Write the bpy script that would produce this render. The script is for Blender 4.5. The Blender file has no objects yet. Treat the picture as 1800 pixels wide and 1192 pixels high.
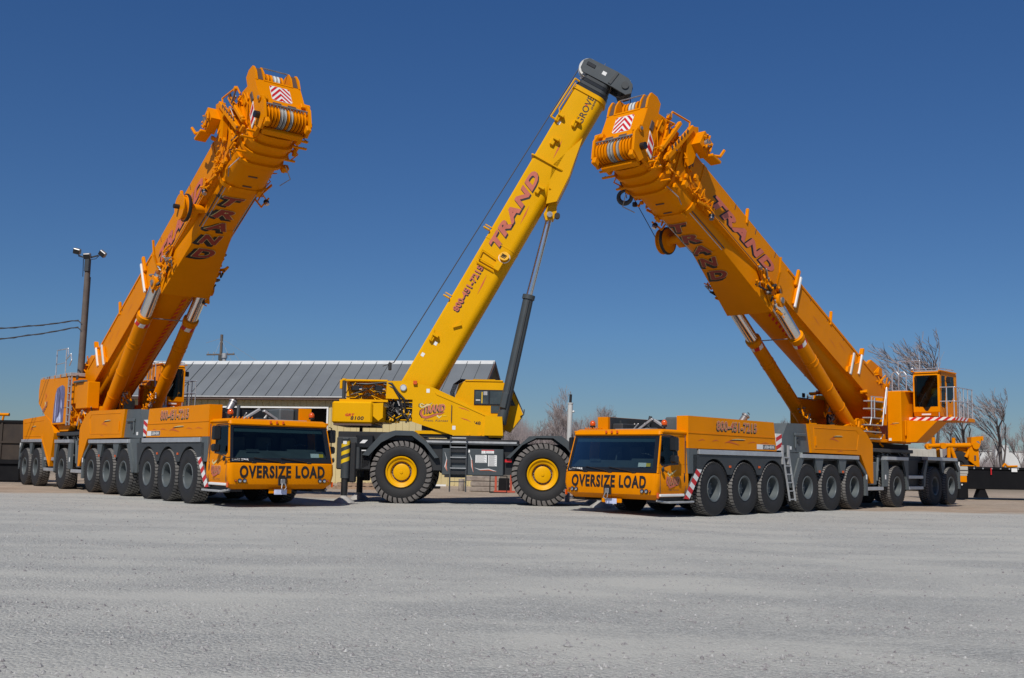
import bpy, bmesh, math, random
from mathutils import Matrix, Vector
R = math.radians
random.seed(7)
S = bpy.context.scene
C = S.collection

# ------------------------------------------------------------------ camera
cam = bpy.data.cameras.new('camera'); co = bpy.data.objects.new('camera', cam); C.objects.link(co)
S.camera = co
cam.sensor_width = 36.0; cam.lens = 36.0*1863.4/1800.0
cam.clip_start = 0.1; cam.clip_end = 5000
roll, pitch = 0.0186, 0.1149
fw = Vector((0, math.cos(pitch), math.sin(pitch))); upv = Vector((0, -math.sin(pitch), math.cos(pitch))); rt = Vector((1, 0, 0))
r2 = rt*math.cos(roll)+upv*math.sin(roll); u2 = -rt*math.sin(roll)+upv*math.cos(roll)
co.matrix_world = Matrix(((r2.x, u2.x, -fw.x, 0), (r2.y, u2.y, -fw.y, 0), (r2.z, u2.z, -fw.z, 1.3095), (0, 0, 0, 1)))

# ------------------------------------------------------------------ light
SUN_EL, SUN_AZ = 47.0, 195.0      # azimuth clockwise from +Y
w = bpy.data.worlds.new('World'); S.world = w; w.use_nodes = True
nt = w.node_tree; bg = nt.nodes['Background']
sky = nt.nodes.new('ShaderNodeTexSky'); sky.sky_type = 'NISHITA'; sky.sun_disc = False
sky.sun_elevation = R(SUN_EL); sky.sun_rotation = R(SUN_AZ)
sky.air_density = 1.0; sky.dust_density = 0.0; sky.ozone_density = 3.0; sky.altitude = 1500
tint = nt.nodes.new('ShaderNodeMix'); tint.data_type = 'RGBA'; tint.blend_type = 'MULTIPLY'; tint.inputs[0].default_value = 1
nt.links.new(sky.outputs[0], tint.inputs[6]); tc = nt.nodes.new('ShaderNodeTexCoord'); sx = nt.nodes.new('ShaderNodeSeparateXYZ'); cr_ = nt.nodes.new('ShaderNodeValToRGB')
nt.links.new(tc.outputs['Generated'], sx.inputs[0]); nt.links.new(sx.outputs['Z'], cr_.inputs[0])
cr_.color_ramp.elements[0].position = 0.0; cr_.color_ramp.elements[0].color = (0.50, 0.56, 0.64, 1); cr_.color_ramp.elements[1].position = 0.45; cr_.color_ramp.elements[1].color = (0.50, 0.87, 1.29, 1)
e_ = cr_.color_ramp.elements.new(0.12); e_.color = (0.54, 0.76, 0.98, 1)
nt.links.new(cr_.outputs['Color'], tint.inputs[7])
nt.links.new(tint.outputs[2], bg.inputs[0]); bg.inputs[1].default_value = 0.06
sl = bpy.data.lights.new('sun', 'SUN'); sl.energy = 4.1; sl.angle = R(0.53); sl.color = (1, 0.955, 0.88)
so = bpy.data.objects.new('sun', sl); C.objects.link(so)
sd = Vector((math.cos(R(SUN_EL))*math.sin(R(SUN_AZ)), math.cos(R(SUN_EL))*math.cos(R(SUN_AZ)), math.sin(R(SUN_EL))))
so.rotation_euler = sd.to_track_quat('Z', 'Y').to_euler(); so.location = (0, -10, 60)
S.view_settings.view_transform = 'Standard'; S.view_settings.look = 'None'
S.view_settings.exposure = 0.0; S.view_settings.gamma = 1.0

# ------------------------------------------------------------------ materials
MATS = {}
def mat(name, col, rough=0.5, metal=0.0, var=0.06, vscale=1.2, bump=0.0, bscale=30, coat=0.0, spec=0.5, dirt=0.0, dcol=(0.30, 0.27, 0.22), emit=None, alpha=None, trans=0.0):
    m = bpy.data.materials.new(name); m.use_nodes = True; t = m.node_tree
    b = t.nodes['Principled BSDF']
    b.inputs['Roughness'].default_value = rough; b.inputs['Metallic'].default_value = metal
    b.inputs['Specular IOR Level'].default_value = spec
    b.inputs['Coat Weight'].default_value = coat; b.inputs['Coat Roughness'].default_value = 0.08
    if trans: b.inputs['Transmission Weight'].default_value = trans
    c = (col[0], col[1], col[2], 1)
    if var > 0:
        g = t.nodes.new('ShaderNodeNewGeometry')
        n = t.nodes.new('ShaderNodeTexNoise'); n.inputs['Scale'].default_value = vscale; n.inputs['Detail'].default_value = 6; n.inputs['Roughness'].default_value = 0.65
        t.links.new(g.outputs['Position'], n.inputs['Vector'])
        r = t.nodes.new('ShaderNodeValToRGB'); r.color_ramp.elements[0].position = 0.3; r.color_ramp.elements[1].position = 0.7
        r.color_ramp.elements[0].color = (col[0]*(1-var), col[1]*(1-var*1.1), col[2]*(1-var), 1)
        r.color_ramp.elements[1].color = (min(1, col[0]*(1+var)), min(1, col[1]*(1+var)), min(1, col[2]*(1+var)), 1)
        t.links.new(n.outputs['Fac'], r.inputs['Fac']); src = r.outputs['Color']
        if dirt > 0:      # dust and streaks with a shape of their own
            mp = t.nodes.new('ShaderNodeMapping'); mp.inputs['Scale'].default_value = (3, 3, 0.9)
            t.links.new(g.outputs['Position'], mp.inputs['Vector'])
            n2 = t.nodes.new('ShaderNodeTexNoise'); n2.inputs['Scale'].default_value = 2.2; n2.inputs['Detail'].default_value = 8; n2.inputs['Roughness'].default_value = 0.7
            t.links.new(mp.outputs[0], n2.inputs['Vector'])
            r3 = t.nodes.new('ShaderNodeValToRGB'); r3.color_ramp.elements[0].position = 0.52; r3.color_ramp.elements[1].position = 0.8
            r3.color_ramp.elements[0].color = (0, 0, 0, 1); r3.color_ramp.elements[1].color = (dirt, dirt, dirt, 1)
            t.links.new(n2.outputs['Fac'], r3.inputs['Fac'])
            mx = t.nodes.new('ShaderNodeMix'); mx.data_type = 'RGBA'
            t.links.new(r3.outputs['Color'], mx.inputs[0]); t.links.new(src, mx.inputs[6]); mx.inputs[7].default_value = (*dcol, 1)
            src = mx.outputs[2]
        t.links.new(src, b.inputs['Base Color'])
        if rough > 0.15:
            mr = t.nodes.new('ShaderNodeMapRange'); mr.inputs[3].default_value = rough*0.8; mr.inputs[4].default_value = min(1, rough*1.25)
            t.links.new(n.outputs['Fac'], mr.inputs[0]); t.links.new(mr.outputs[0], b.inputs['Roughness'])
    else:
        b.inputs['Base Color'].default_value = c
    if bump > 0:
        g = t.nodes.new('ShaderNodeNewGeometry')
        n = t.nodes.new('ShaderNodeTexNoise'); n.inputs['Scale'].default_value = bscale; n.inputs['Detail'].default_value = 4
        t.links.new(g.outputs['Position'], n.inputs['Vector'])
        bp = t.nodes.new('ShaderNodeBump'); bp.inputs['Strength'].default_value = bump; bp.inputs['Distance'].default_value = 0.02
        t.links.new(n.outputs['Fac'], bp.inputs['Height']); t.links.new(bp.outputs[0], b.inputs['Normal'])
    if emit:
        b.inputs['Emission Color'].default_value = (*emit, 1); b.inputs['Emission Strength'].default_value = 1
    MATS[name] = m
    return m

mat('orange', (0.71, 0.226, 0.0), 0.40, var=0.06, vscale=0.9, spec=0.07, dirt=0.06, dcol=(0.42, 0.16, 0.01))
mat('yellow', (0.72, 0.36, 0.0), 0.38, var=0.04, vscale=0.8, spec=0.14, dirt=0.06, dcol=(0.5, 0.32, 0.06))
mat('carrier_grey', (0.085, 0.10, 0.105), 0.5, var=0.12, dirt=0.25, dcol=(0.22, 0.2, 0.17))
mat('dark_grey', (0.035, 0.04, 0.043), 0.5, var=0.15, dirt=0.25, dcol=(0.12, 0.11, 0.1))
mat('frame_black', (0.012, 0.013, 0.015), 0.55, var=0.2, dirt=0.2, dcol=(0.06, 0.055, 0.05))
mat('charcoal', (0.05, 0.06, 0.065), 0.42, var=0.1, dirt=0.15, dcol=(0.14, 0.13, 0.12))
mat('aluminium', (0.52, 0.54, 0.56), 0.38, metal=0.55, var=0.12, vscale=4)
mat('galvanised', (0.40, 0.41, 0.41), 0.5, metal=0.4, var=0.15, vscale=5)
mat('chrome', (0.78, 0.78, 0.78), 0.22, metal=1.0, var=0.05)
mat('rubber', (0.013, 0.013, 0.014), 0.7, var=0.25, vscale=5, bump=0.15, bscale=60, dirt=0.16, dcol=(0.05, 0.046, 0.04))
mat('dusty_tread', (0.15, 0.145, 0.135), 0.9, var=0.35, vscale=7)
mat('old_tread', (0.13, 0.12, 0.11), 0.9, var=0.3, vscale=6)
mat('glass', (0.010, 0.016, 0.020), 0.06, var=0.0, spec=0.6, coat=0.3)
mat('visor_glass', (0.045, 0.075, 0.075), 0.1, var=0.0)
mat('cabin_inside', (0.02, 0.028, 0.032), 0.6, var=0.3)
mat('black_trim', (0.011, 0.012, 0.014), 0.35, var=0.1)
mat('ink', (0.012, 0.010, 0.010), 0.5, var=0.0)
mat('red', (0.55, 0.014, 0.018), 0.4, var=0.04)
mat('white', (0.74, 0.74, 0.72), 0.45, var=0.05)
mat('dirty_white', (0.55, 0.56, 0.55), 0.5, var=0.08, dirt=0.3)
mat('letter_red', (0.50, 0.12, 0.075), 0.5, var=0.12, vscale=6)
mat('letter_pink', (0.60, 0.15, 0.09), 0.5, var=0.1, vscale=4)
mat('letter_dark', (0.24, 0.03, 0.02), 0.5, var=0.15, vscale=6)
mat('letter_cream', (0.66, 0.55, 0.24), 0.5, var=0.08)
mat('flame_red', (0.55, 0.10, 0.02), 0.5, var=0.1)
mat('beacon', (0.65, 0.09, 0.005), 0.18, var=0.0, coat=0.5)
mat('mural_violet', (0.13, 0.125, 0.24), 0.45, var=0.45, vscale=2.5)
mat('mural_light', (0.50, 0.55, 0.75), 0.45, var=0.25, vscale=6)
mat('steel', (0.30, 0.29, 0.28), 0.45, metal=0.6, var=0.25, vscale=8)
mat('rope', (0.04, 0.04, 0.045), 0.6, var=0)
mat('signal_yellow', (0.75, 0.50, 0.01), 0.45, var=0.05)
mat('stand_red', (0.42, 0.07, 0.035), 0.6, var=0.2)
mat('wood', (0.30, 0.21, 0.14), 0.85, var=0.35, vscale=4, bump=0.3)
mat('old_wood', (0.26, 0.225, 0.19), 0.9, var=0.35, vscale=4, bump=0.3)
mat('pole_wood', (0.115, 0.095, 0.08), 0.9, var=0.25, vscale=3)
mat('bark', (0.15, 0.13, 0.12), 0.9, var=0.25, vscale=2)
mat('twigs', (0.25, 0.21, 0.20), 0.9, var=0.25, vscale=0.4)
mat('roof_metal', (0.17, 0.185, 0.195), 0.5, metal=0.15, var=0.08, vscale=0.5)
mat('wall_tan', (0.52, 0.43, 0.22), 0.6, var=0.06, vscale=0.6)
mat('trim_and_shadow_brown', (0.10, 0.06, 0.045), 0.6, var=0.1)  # brown trim, and the shadow gaps painted on the boom heads
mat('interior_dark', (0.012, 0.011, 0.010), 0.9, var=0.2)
mat('trailer_black', (0.005, 0.005, 0.006), 0.6, var=0.3, spec=0.2, dirt=0.08, dcol=(0.04, 0.035, 0.03))
mat('trailer_brown', (0.034, 0.023, 0.015), 0.7, var=0.4, dirt=0.3, dcol=(0.07, 0.055, 0.04))
mat('concrete', (0.40, 0.38, 0.33), 0.85, var=0.12, vscale=1)
mat('far_white', (0.62, 0.62, 0.60), 0.7, var=0.06, vscale=0.1)
mat('pad_grey', (0.36, 0.35, 0.33), 0.7, var=0.2, vscale=6)
mat('stone', (0.30, 0.30, 0.285), 0.95, var=0.6, vscale=17, spec=0.1)
mat('brush', (0.24, 0.205, 0.20), 0.95, var=0.3, vscale=0.3)

def clear_glass():
    m = bpy.data.materials.new('clear_glass'); m.use_nodes = True; t = m.node_tree; N = t.nodes; N.remove(N['Principled BSDF'])
    tr = N.new('ShaderNodeBsdfTransparent'); tr.inputs[0].default_value = (0.50, 0.60, 0.60, 1)
    gl = N.new('ShaderNodeBsdfGlossy'); gl.inputs['Roughness'].default_value = 0.03; gl.inputs[0].default_value = (0.62, 0.66, 0.66, 1)
    fr = N.new('ShaderNodeFresnel'); fr.inputs[0].default_value = 1.5; mx = N.new('ShaderNodeMixShader')
    t.links.new(fr.outputs[0], mx.inputs[0]); t.links.new(tr.outputs[0], mx.inputs[1]); t.links.new(gl.outputs[0], mx.inputs[2]); t.links.new(mx.outputs[0], N['Material Output'].inputs[0])
    MATS['clear_glass'] = m
clear_glass()
mat('dash', (0.045, 0.06, 0.065), 0.6, var=0.2, vscale=3)
def ground_mat():
    m = bpy.data.materials.new('gravel_ground'); m.use_nodes = True; t = m.node_tree; N = t.nodes; L = t.links
    b = N['Principled BSDF']; b.inputs['Roughness'].default_value = 0.95; b.inputs['Specular IOR Level'].default_value = 0.2
    g = N.new('ShaderNodeNewGeometry')
    def noise(sc, det=6, rg=0.6, vec=None):
        n = N.new('ShaderNodeTexNoise'); n.inputs['Scale'].default_value = sc; n.inputs['Detail'].default_value = det; n.inputs['Roughness'].default_value = rg
        L.new(vec or g.outputs['Position'], n.inputs['Vector']); return n.outputs['Fac']
    def ramp(f, p0, c0, p1, c1):
        r = N.new('ShaderNodeValToRGB'); e = r.color_ramp.elements; e[0].position = p0; e[1].position = p1
        e[0].color = (*c0, 1); e[1].color = (*c1, 1); L.new(f, r.inputs['Fac']); return r.outputs['Color']
    def mix(f, a, c, mode='MIX'):
        x = N.new('ShaderNodeMix'); x.data_type = 'RGBA'; x.blend_type = mode
        if isinstance(f, float): x.inputs[0].default_value = f
        else: L.new(f, x.inputs[0])
        for s, i in ((a, 6), (c, 7)):
            if isinstance(s, tuple): x.inputs[i].default_value = (*s, 1)
            else: L.new(s, x.inputs[i])
        return x.outputs[2]
    mp = N.new('ShaderNodeMapping'); mp.inputs['Scale'].default_value = (0.35, 1.3, 1); L.new(g.outputs['Position'], mp.inputs['Vector'])
    big = noise(0.5, 5, 0.6, mp.outputs[0]); mid = noise(1.3, 7, 0.7, mp.outputs[0])
    fine = noise(24, 8, 0.75); med = noise(5, 8, 0.75)
    v = N.new('ShaderNodeTexVoronoi'); v.inputs['Scale'].default_value = 34; L.new(g.outputs['Position'], v.inputs['Vector'])
    v2 = N.new('ShaderNodeTexVoronoi'); v2.inputs['Scale'].default_value = 13; L.new(g.outputs['Position'], v2.inputs['Vector'])
    mp2 = N.new('ShaderNodeMapping'); mp2.inputs['Scale'].default_value = (0.30, 0.8, 1); mp2.inputs['Rotation'].default_value = (0, 0, R(5)); L.new(g.outputs['Position'], mp2.inputs['Vector'])
    def math_(op, a_, b_):
        x = N.new('ShaderNodeMath'); x.operation = op
        for i, q in enumerate((a_, b_)):
            if isinstance(q, (int, float)): x.inputs[i].default_value = q
            else: L.new(q, x.inputs[i])
        return x.outputs[0]
    rough = math_('MULTIPLY', ramp(noise(0.9, 6, 0.62, mp2.outputs[0]), 0.36, (0, 0, 0), 0.60, (1, 1, 1)), 1.0)     # 0 swept dust, 1 loose gravel
    wheel = ramp(noise(0.35, 3, 0.5, mp2.outputs[0]), 0.52, (0, 0, 0), 0.60, (1, 1, 1))
    base = mix(rough, (0.425, 0.420, 0.382), (0.418, 0.419, 0.395))
    base = mix(math_('MULTIPLY', wheel, 0.25), base, (0.37, 0.365, 0.345))
    base = mix(math_('MULTIPLY', big, 0.25), base, (0.49, 0.475, 0.43))
    fine2 = noise(55, 6, 0.7)
    base = mix(math_('ADD', math_('MULTIPLY', rough, 0.38), 0.12), base, ramp(fine2, 0.34, (0.16, 0.16, 0.16), 0.64, (0.84, 0.84, 0.84)), 'OVERLAY')
    base = mix(math_('ADD', math_('MULTIPLY', rough, 0.22), 0.06), base, ramp(v.outputs['Color'], 0.2, (0.22, 0.22, 0.23), 0.9, (0.78, 0.77, 0.75)), 'OVERLAY')
    shadow_specks = ramp(v2.outputs['Distance'], 0.05, (1, 1, 1), 0.16, (0, 0, 0))  # dark specks paint the small shadows of loose stones
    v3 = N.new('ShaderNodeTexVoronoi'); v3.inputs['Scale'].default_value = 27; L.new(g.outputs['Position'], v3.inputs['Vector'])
    shadow_specks3 = ramp(v3.outputs['Distance'], 0.06, (1, 1, 1), 0.22, (0, 0, 0))  # denser painted stone shadows, kept to the loose gravel
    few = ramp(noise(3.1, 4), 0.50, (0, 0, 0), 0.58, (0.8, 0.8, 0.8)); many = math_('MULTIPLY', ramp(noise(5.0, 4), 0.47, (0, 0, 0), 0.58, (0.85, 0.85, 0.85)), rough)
    base = mix(math_('MULTIPLY', shadow_specks, few), base, (0.14, 0.14, 0.135))
    base = mix(math_('MULTIPLY', shadow_specks3, many), base, (0.14, 0.14, 0.135))
    # sandy dirt beyond the gravel
    sp = N.new('ShaderNodeSeparateXYZ'); L.new(g.outputs['Position'], sp.inputs[0])
    wob = N.new('ShaderNodeMath'); wob.operation = 'MULTIPLY_ADD'; L.new(noise(0.35, 6), wob.inputs[0]); wob.inputs[1].default_value = 6.0; L.new(sp.outputs['Y'], wob.inputs[2])
    mr = N.new('ShaderNodeMapRange'); L.new(wob.outputs[0], mr.inputs[0]); mr.inputs[1].default_value = 37.2; mr.inputs[2].default_value = 38.6
    dirt = ramp(noise(0.8, 7, 0.7), 0.35, (0.33, 0.255, 0.19), 0.7, (0.44, 0.36, 0.28))
    dirt = mix(0.4, dirt, ramp(fine, 0.3, (0.3, 0.3, 0.3), 0.7, (0.7, 0.7, 0.7)), 'OVERLAY')
    far = N.new('ShaderNodeMapRange'); L.new(sp.outputs['Y'], far.inputs[0]); far.inputs[1].default_value = 62; far.inputs[2].default_value = 80
    dirt = mix(far.outputs[0], dirt, (0.20, 0.165, 0.12))
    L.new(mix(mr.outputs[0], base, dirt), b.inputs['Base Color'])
    bp = N.new('ShaderNodeBump'); bp.inputs['Strength'].default_value = 0.8; bp.inputs['Distance'].default_value = 0.04
    h = N.new('ShaderNodeMath'); h.operation = 'MULTIPLY_ADD'; L.new(v.outputs['Distance'], h.inputs[0]); h.inputs[1].default_value = -0.7; L.new(fine, h.inputs[2])
    L.new(math_('MULTIPLY', h.outputs[0], math_('ADD', math_('MULTIPLY', rough, 0.8), 0.2)), bp.inputs['Height']); L.new(bp.outputs[0], b.inputs['Normal'])
    MATS['gravel_ground'] = m
ground_mat()

# ------------------------------------------------------------------ mesh builder
class MB:
    def __init__(s, T=None):
        s.bm = bmesh.new(); s.T = T; s.slots = []
    def _mi(s, m):
        if m not in s.slots: s.slots.append(m)
        return s.slots.index(m)
    def add(s, verts, faces, m, smooth=False, T=None):
        vs = []
        for p in verts:
            p = Vector(p)
            if T is not None: p = T @ p
            if s.T is not None: p = s.T @ p
            vs.append(s.bm.verts.new(p))
        k = s._mi(m); out = []
        for f in faces:
            try:
                fc = s.bm.faces.new([vs[i] for i in f]); fc.material_index = k; fc.smooth = smooth; out.append(fc)
            except ValueError: pass
        return vs, out
    def box(s, c, d, m, bev=0.0, rot=None, T=None):
        x, y, z = d[0]/2, d[1]/2, d[2]/2
        vv = [Vector((i*x, j*y, k*z)) for i in (-1, 1) for j in (-1, 1) for k in (-1, 1)]
        if rot is not None: vv = [rot @ v for v in vv]
        vv = [v+Vector(c) for v in vv]
        vs, fs = s.add(vv, [(0, 1, 3, 2), (4, 6, 7, 5), (0, 4, 5, 1), (2, 3, 7, 6), (0, 2, 6, 4), (1, 5, 7, 3)], m, T=T)
        if bev > 0:
            es = list({e for f in fs for e in f.edges})
            r = bmesh.ops.bevel(s.bm, geom=es, offset=bev, segments=1, affect='EDGES', clamp_overlap=True)
            k = s._mi(m)
            for f in r['faces']: f.material_index = k
        return s
    def b2(s, a, b, m, bev=0.0):      # box from two corners
        return s.box([(a[i]+b[i])/2 for i in range(3)], [abs(b[i]-a[i]) for i in range(3)], m, bev)
    def cyl(s, p0, p1, r, m, r2=None, seg=16, cap=True, smooth=True):
        p0, p1 = Vector(p0), Vector(p1); r2 = r if r2 is None else r2
        d = (p1-p0).normalized(); a = d.orthogonal().normalized(); b = d.cross(a)
        vs = []
        for p, rr in ((p0, r), (p1, r2)):
            for i in range(seg):
                t = 2*math.pi*i/seg; vs.append(p+(a*math.cos(t)+b*math.sin(t))*rr)
        fs = [(i, (i+1) % seg, seg+(i+1) % seg, seg+i) for i in range(seg)]
        s.add(vs, fs, m, smooth)
        if cap:
            s.add(vs[:seg], [tuple(range(seg-1, -1, -1))], m); s.add(vs[seg:], [tuple(range(seg))], m)
        return s
    def tube(s, pts, r, m, seg=6):
        for a, b in zip(pts[:-1], pts[1:]): s.cyl(a, b, r, m, seg=seg)
        for p in pts[1:-1]: s.ball(p, r, m, 4, 6)
        return s
    def ball(s, c, r, m, nu=6, nv=10, sc=(1, 1, 1)):
        c = Vector(c); vs = []; fs = []
        for i in range(nu+1):
            ph = math.pi*i/nu
            for j in range(nv):
                t = 2*math.pi*j/nv
                vs.append(c+Vector((math.sin(ph)*math.cos(t)*r*sc[0], math.sin(ph)*math.sin(t)*r*sc[1], math.cos(ph)*r*sc[2])))
        for i in range(nu):
            for j in range(nv):
                fs.append((i*nv+j, (i+1)*nv+j, (i+1)*nv+(j+1) % nv, i*nv+(j+1) % nv))
        s.add(vs, fs, m, True); return s
    def lathe(s, prof, m, o=(0, 0, 0), ax=(0, 1, 0), seg=48, smooth=True):   # prof (radius, t along the axis)
        o = Vector(o); d = Vector(ax).normalized(); a = d.orthogonal().normalized(); b = d.cross(a)
        vs = []; n = len(prof)
        for i in range(seg):
            t = 2*math.pi*i/seg; e = a*math.cos(t)+b*math.sin(t)
            for r, h in prof: vs.append(o+e*r+d*h)
        fs = []
        for i in range(seg):
            k = (i+1) % seg
            for j in range(n-1): fs.append((i*n+j, k*n+j, k*n+j+1, i*n+j+1))
        s.add(vs, fs, m, smooth); return s
    def prism(s, poly, a, b, m, ax='y'):     # poly in the plane across the axis
        def P(p, t):
            if ax == 'y': return (p[0], t, p[1])
            if ax == 'x': return (t, p[0], p[1])
            return (p[0], p[1], t)
        n = len(poly); vs = [P(p, a) for p in poly]+[P(p, b) for p in poly]
        fs = [tuple(range(n-1, -1, -1)), tuple(range(n, 2*n))]+[(i, (i+1) % n, n+(i+1) % n, n+i) for i in range(n)]
        s.add(vs, fs, m); return s
    def loft(s, rings, m, closed=True, caps=True, smooth=True):
        n = len(rings[0]); vs = [p for r in rings for p in r]; fs = []
        for k in range(len(rings)-1):
            for i in range(n if closed else n-1):
                fs.append((k*n+i, k*n+(i+1) % n, (k+1)*n+(i+1) % n, (k+1)*n+i))
        s.add(vs, fs, m, smooth)
        if caps:
            s.add(rings[0], [tuple(range(n-1, -1, -1))], m); s.add(rings[-1], [tuple(range(n))], m)
        return s
    def poly3(s, pts, m): s.add(pts, [tuple(range(len(pts)))], m); return s
    def ribbon(s, pts, ws, m, F):       # tapered stroke laid by the mapping F(a,b)
        n = len(pts); Lp = []; Rp = []
        for i in range(n):
            a = Vector(pts[max(0, i-1)]); b = Vector(pts[min(n-1, i+1)]); d = (b-a).normalized(); nn = Vector((-d.y, d.x))
            p = Vector(pts[i]); Lp.append(p+nn*ws[i]/2); Rp.append(p-nn*ws[i]/2)
        vs = [F(p.x, p.y) for p in Lp]+[F(p.x, p.y) for p in Rp]
        s.add(vs, [(i, i+1, n+i+1, n+i) for i in range(n-1)], m); return s
    def text(s, txt, w, h, m, F, off=0.02, shear=0.0, spacing=1.0, strips=0, x0=None, xs_=0):
        cu = bpy.data.curves.new('t', 'FONT'); cu.body = txt; cu.size = 1; cu.offset = off; cu.shear = shear; cu.space_character = spacing; cu.resolution_u = 3
        ob = bpy.data.objects.new('t', cu); me = bpy.data.meshes.new_from_object(ob)
        bpy.data.objects.remove(ob); bpy.data.curves.remove(cu)
        b = bmesh.new(); b.from_mesh(me); bpy.data.meshes.remove(me)
        bmesh.ops.dissolve_limit(b, angle_limit=0.01, verts=b.verts, edges=b.edges)
        bmesh.ops.triangulate(b, faces=b.faces)
        xs = [v.co.x for v in b.verts]; ys = [v.co.y for v in b.verts]
        if x0 is None: lx, hx, ly, hy = min(xs), max(xs), min(ys), max(ys)
        else: lx, hx, ly, hy = x0
        for i in range(1, strips):
            bmesh.ops.bisect_plane(b, geom=b.verts[:]+b.edges[:]+b.faces[:], plane_co=(0, ly+(hy-ly)*i/strips, 0), plane_no=(0, 1, 0))
        for i in range(1, xs_):
            bmesh.ops.bisect_plane(b, geom=b.verts[:]+b.edges[:]+b.faces[:], plane_co=(lx+(hx-lx)*i/xs_, 0, 0), plane_no=(1, 0, 0))
        b.verts.ensure_lookup_table()
        b.verts.index_update()
        vs = [F((v.co.x-lx)/(hx-lx)*w, (v.co.y-ly)/(hy-ly)*h) for v in b.verts]
        s.add(vs, [tuple(v.index for v in f.verts) for f in b.faces], m)
        b.free(); return (lx, hx, ly, hy)
    def sides(s, name, parent=None, kids=None):
        out = []
        for sg in (1, -1):
            m2 = MB(); m2.bm = s.bm.copy(); m2.slots = list(s.slots)
            bad = [f for f in m2.bm.faces if f.calc_center_median().y*sg < 0]
            bmesh.ops.delete(m2.bm, geom=bad, context='FACES')
            loose = [v for v in m2.bm.verts if not v.link_faces]
            bmesh.ops.delete(m2.bm, geom=loose, context='VERTS')
            out.append(m2.obj(name, parent if not isinstance(parent, list) else parent[0 if sg > 0 else 1]))
        s.bm.free(); return out
    def obj(s, name, parent=None, loc=None, ang=35, link=True):
        me = bpy.data.meshes.new(name); 
        bmesh.ops.remove_doubles(s.bm, verts=s.bm.verts, dist=1e-5)
        bmesh.ops.recalc_face_normals(s.bm, faces=s.bm.faces)
        s.bm.to_mesh(me); s.bm.free()
        for m in s.slots: me.materials.append(MATS[m])
        for p in me.polygons: p.use_smooth = True
        me.set_sharp_from_angle(angle=R(ang))
        o = bpy.data.objects.new(name, me)
        if link: C.objects.link(o)
        if parent is not None: o.parent = parent
        if loc is not None: o.location = loc
        return o

def thing(name, label, cat, group=None, M=None):
    o = bpy.data.objects.new(name, None); C.objects.link(o); o['label'] = label; o['category'] = cat
    if group: o['group'] = group
    if M is not None: o.matrix_world = M
    return o
def tag(o, label, cat, group=None):
    o['label'] = label; o['category'] = cat
    if group: o['group'] = group
    return o
def copy_to(o, parent, loc, flip=False):
    c = o.copy(); C.objects.link(c); c.parent = parent; c.location = loc
    if flip: c.rotation_euler = (0, 0, math.pi)
    for ch in o.children:
        d = ch.copy(); C.objects.link(d); d.parent = c
    return c

def plane_map(o, rt, up, nrm, d):
    o, rt, up, nrm = Vector(o), Vector(rt).normalized(), Vector(up).normalized(), Vector(nrm).normalized()
    return lambda a, b: o+rt*a+up*b+nrm*d

def fancy_text(mb, txt, w, h, FF, off=0.03, shear=0.0, dx=-0.03, dy=-0.04, fill='letter_red', cream=True, strips=0, spacing=1.05, shadow=True, cw=0.018):
    """FF(d) -> mapping at the height d above the surface: black shadow, pale outline, red fill"""
    bb = mb.text(txt, w, h, fill, FF(0.009), off=off, shear=shear, strips=strips, spacing=spacing)
    if cream: mb.text(txt, w, h, 'letter_cream', FF(0.006), off=off+cw, shear=shear, strips=strips, spacing=spacing, x0=bb)
    if shadow:
        F3 = FF(0.003)
        for k in (0.5, 1.0):
            mb.text(txt, w, h, 'ink', (lambda a, b, k=k, G=FF(0.003+0.001*(1-k)): G(a+dx*k, b+dy*k)), off=off+cw, shear=shear, strips=strips, spacing=spacing, x0=bb)

def swoosh(mb, F, w, h, flip=1):
    def arc(x0, y0, x1, y1, sag, wd, m, G, n=10):
        pts = []; ws = []
        for i in range(n+1):
            t = i/n; pts.append((x0+(x1-x0)*t, y0+(y1-y0)*t+sag*math.sin(math.pi*t))); ws.append(0.004+wd*math.sin(math.pi*min(1, t*0.9+0.05)))
        mb.ribbon(pts, ws, m, G)
    arc(0.0, 0.2*h, w, 0.75*h, 0.25*h, 0.16*h, 'flame_red', F(0.004))
    arc(0.25*w, 0.62*h, w, 0.72*h, 0.08*h, 0.14*h, 'ink', F(0.007))
    arc(0.35*w, 0.78*h, w*1.05, 0.85*h, 0.04*h, 0.10*h, 'letter_cream', F(0.009))
    arc(0.05*w, 0.35*h, 0.72*w, 0.0, 0.12*h, 0.14*h, 'flame_red', F(0.0055))

def flame_streaks(mb, F, x0, x1, z, n, rng, d0=0.004):
    for i in range(n):
        x = x0+(x1-x0)*(i+0.5)/n; l = 0.16+rng.random()*0.12
        mb.ribbon([(x-l, z), (x-l*0.3, z+0.025), (x+l*0.4, z+0.005), (x+l, z-0.02)], [0.003, 0.022, 0.018, 0.003], 'flame_red', F(d0))

def sheave(mb, y0, y1, u, v, r, m, seg=28):
    t = (y1-y0)
    mb.lathe([(0.04, 0), (r*0.55, 0.0), (r*0.85, t*0.15), (r, 0), (r, t*0.15), (r*0.88, t*0.5), (r, t*0.85), (r, t), (r*0.85, t*0.85), (r*0.55, t), (0.04, t)], m, o=(u, y0, v), seg=seg)

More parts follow.
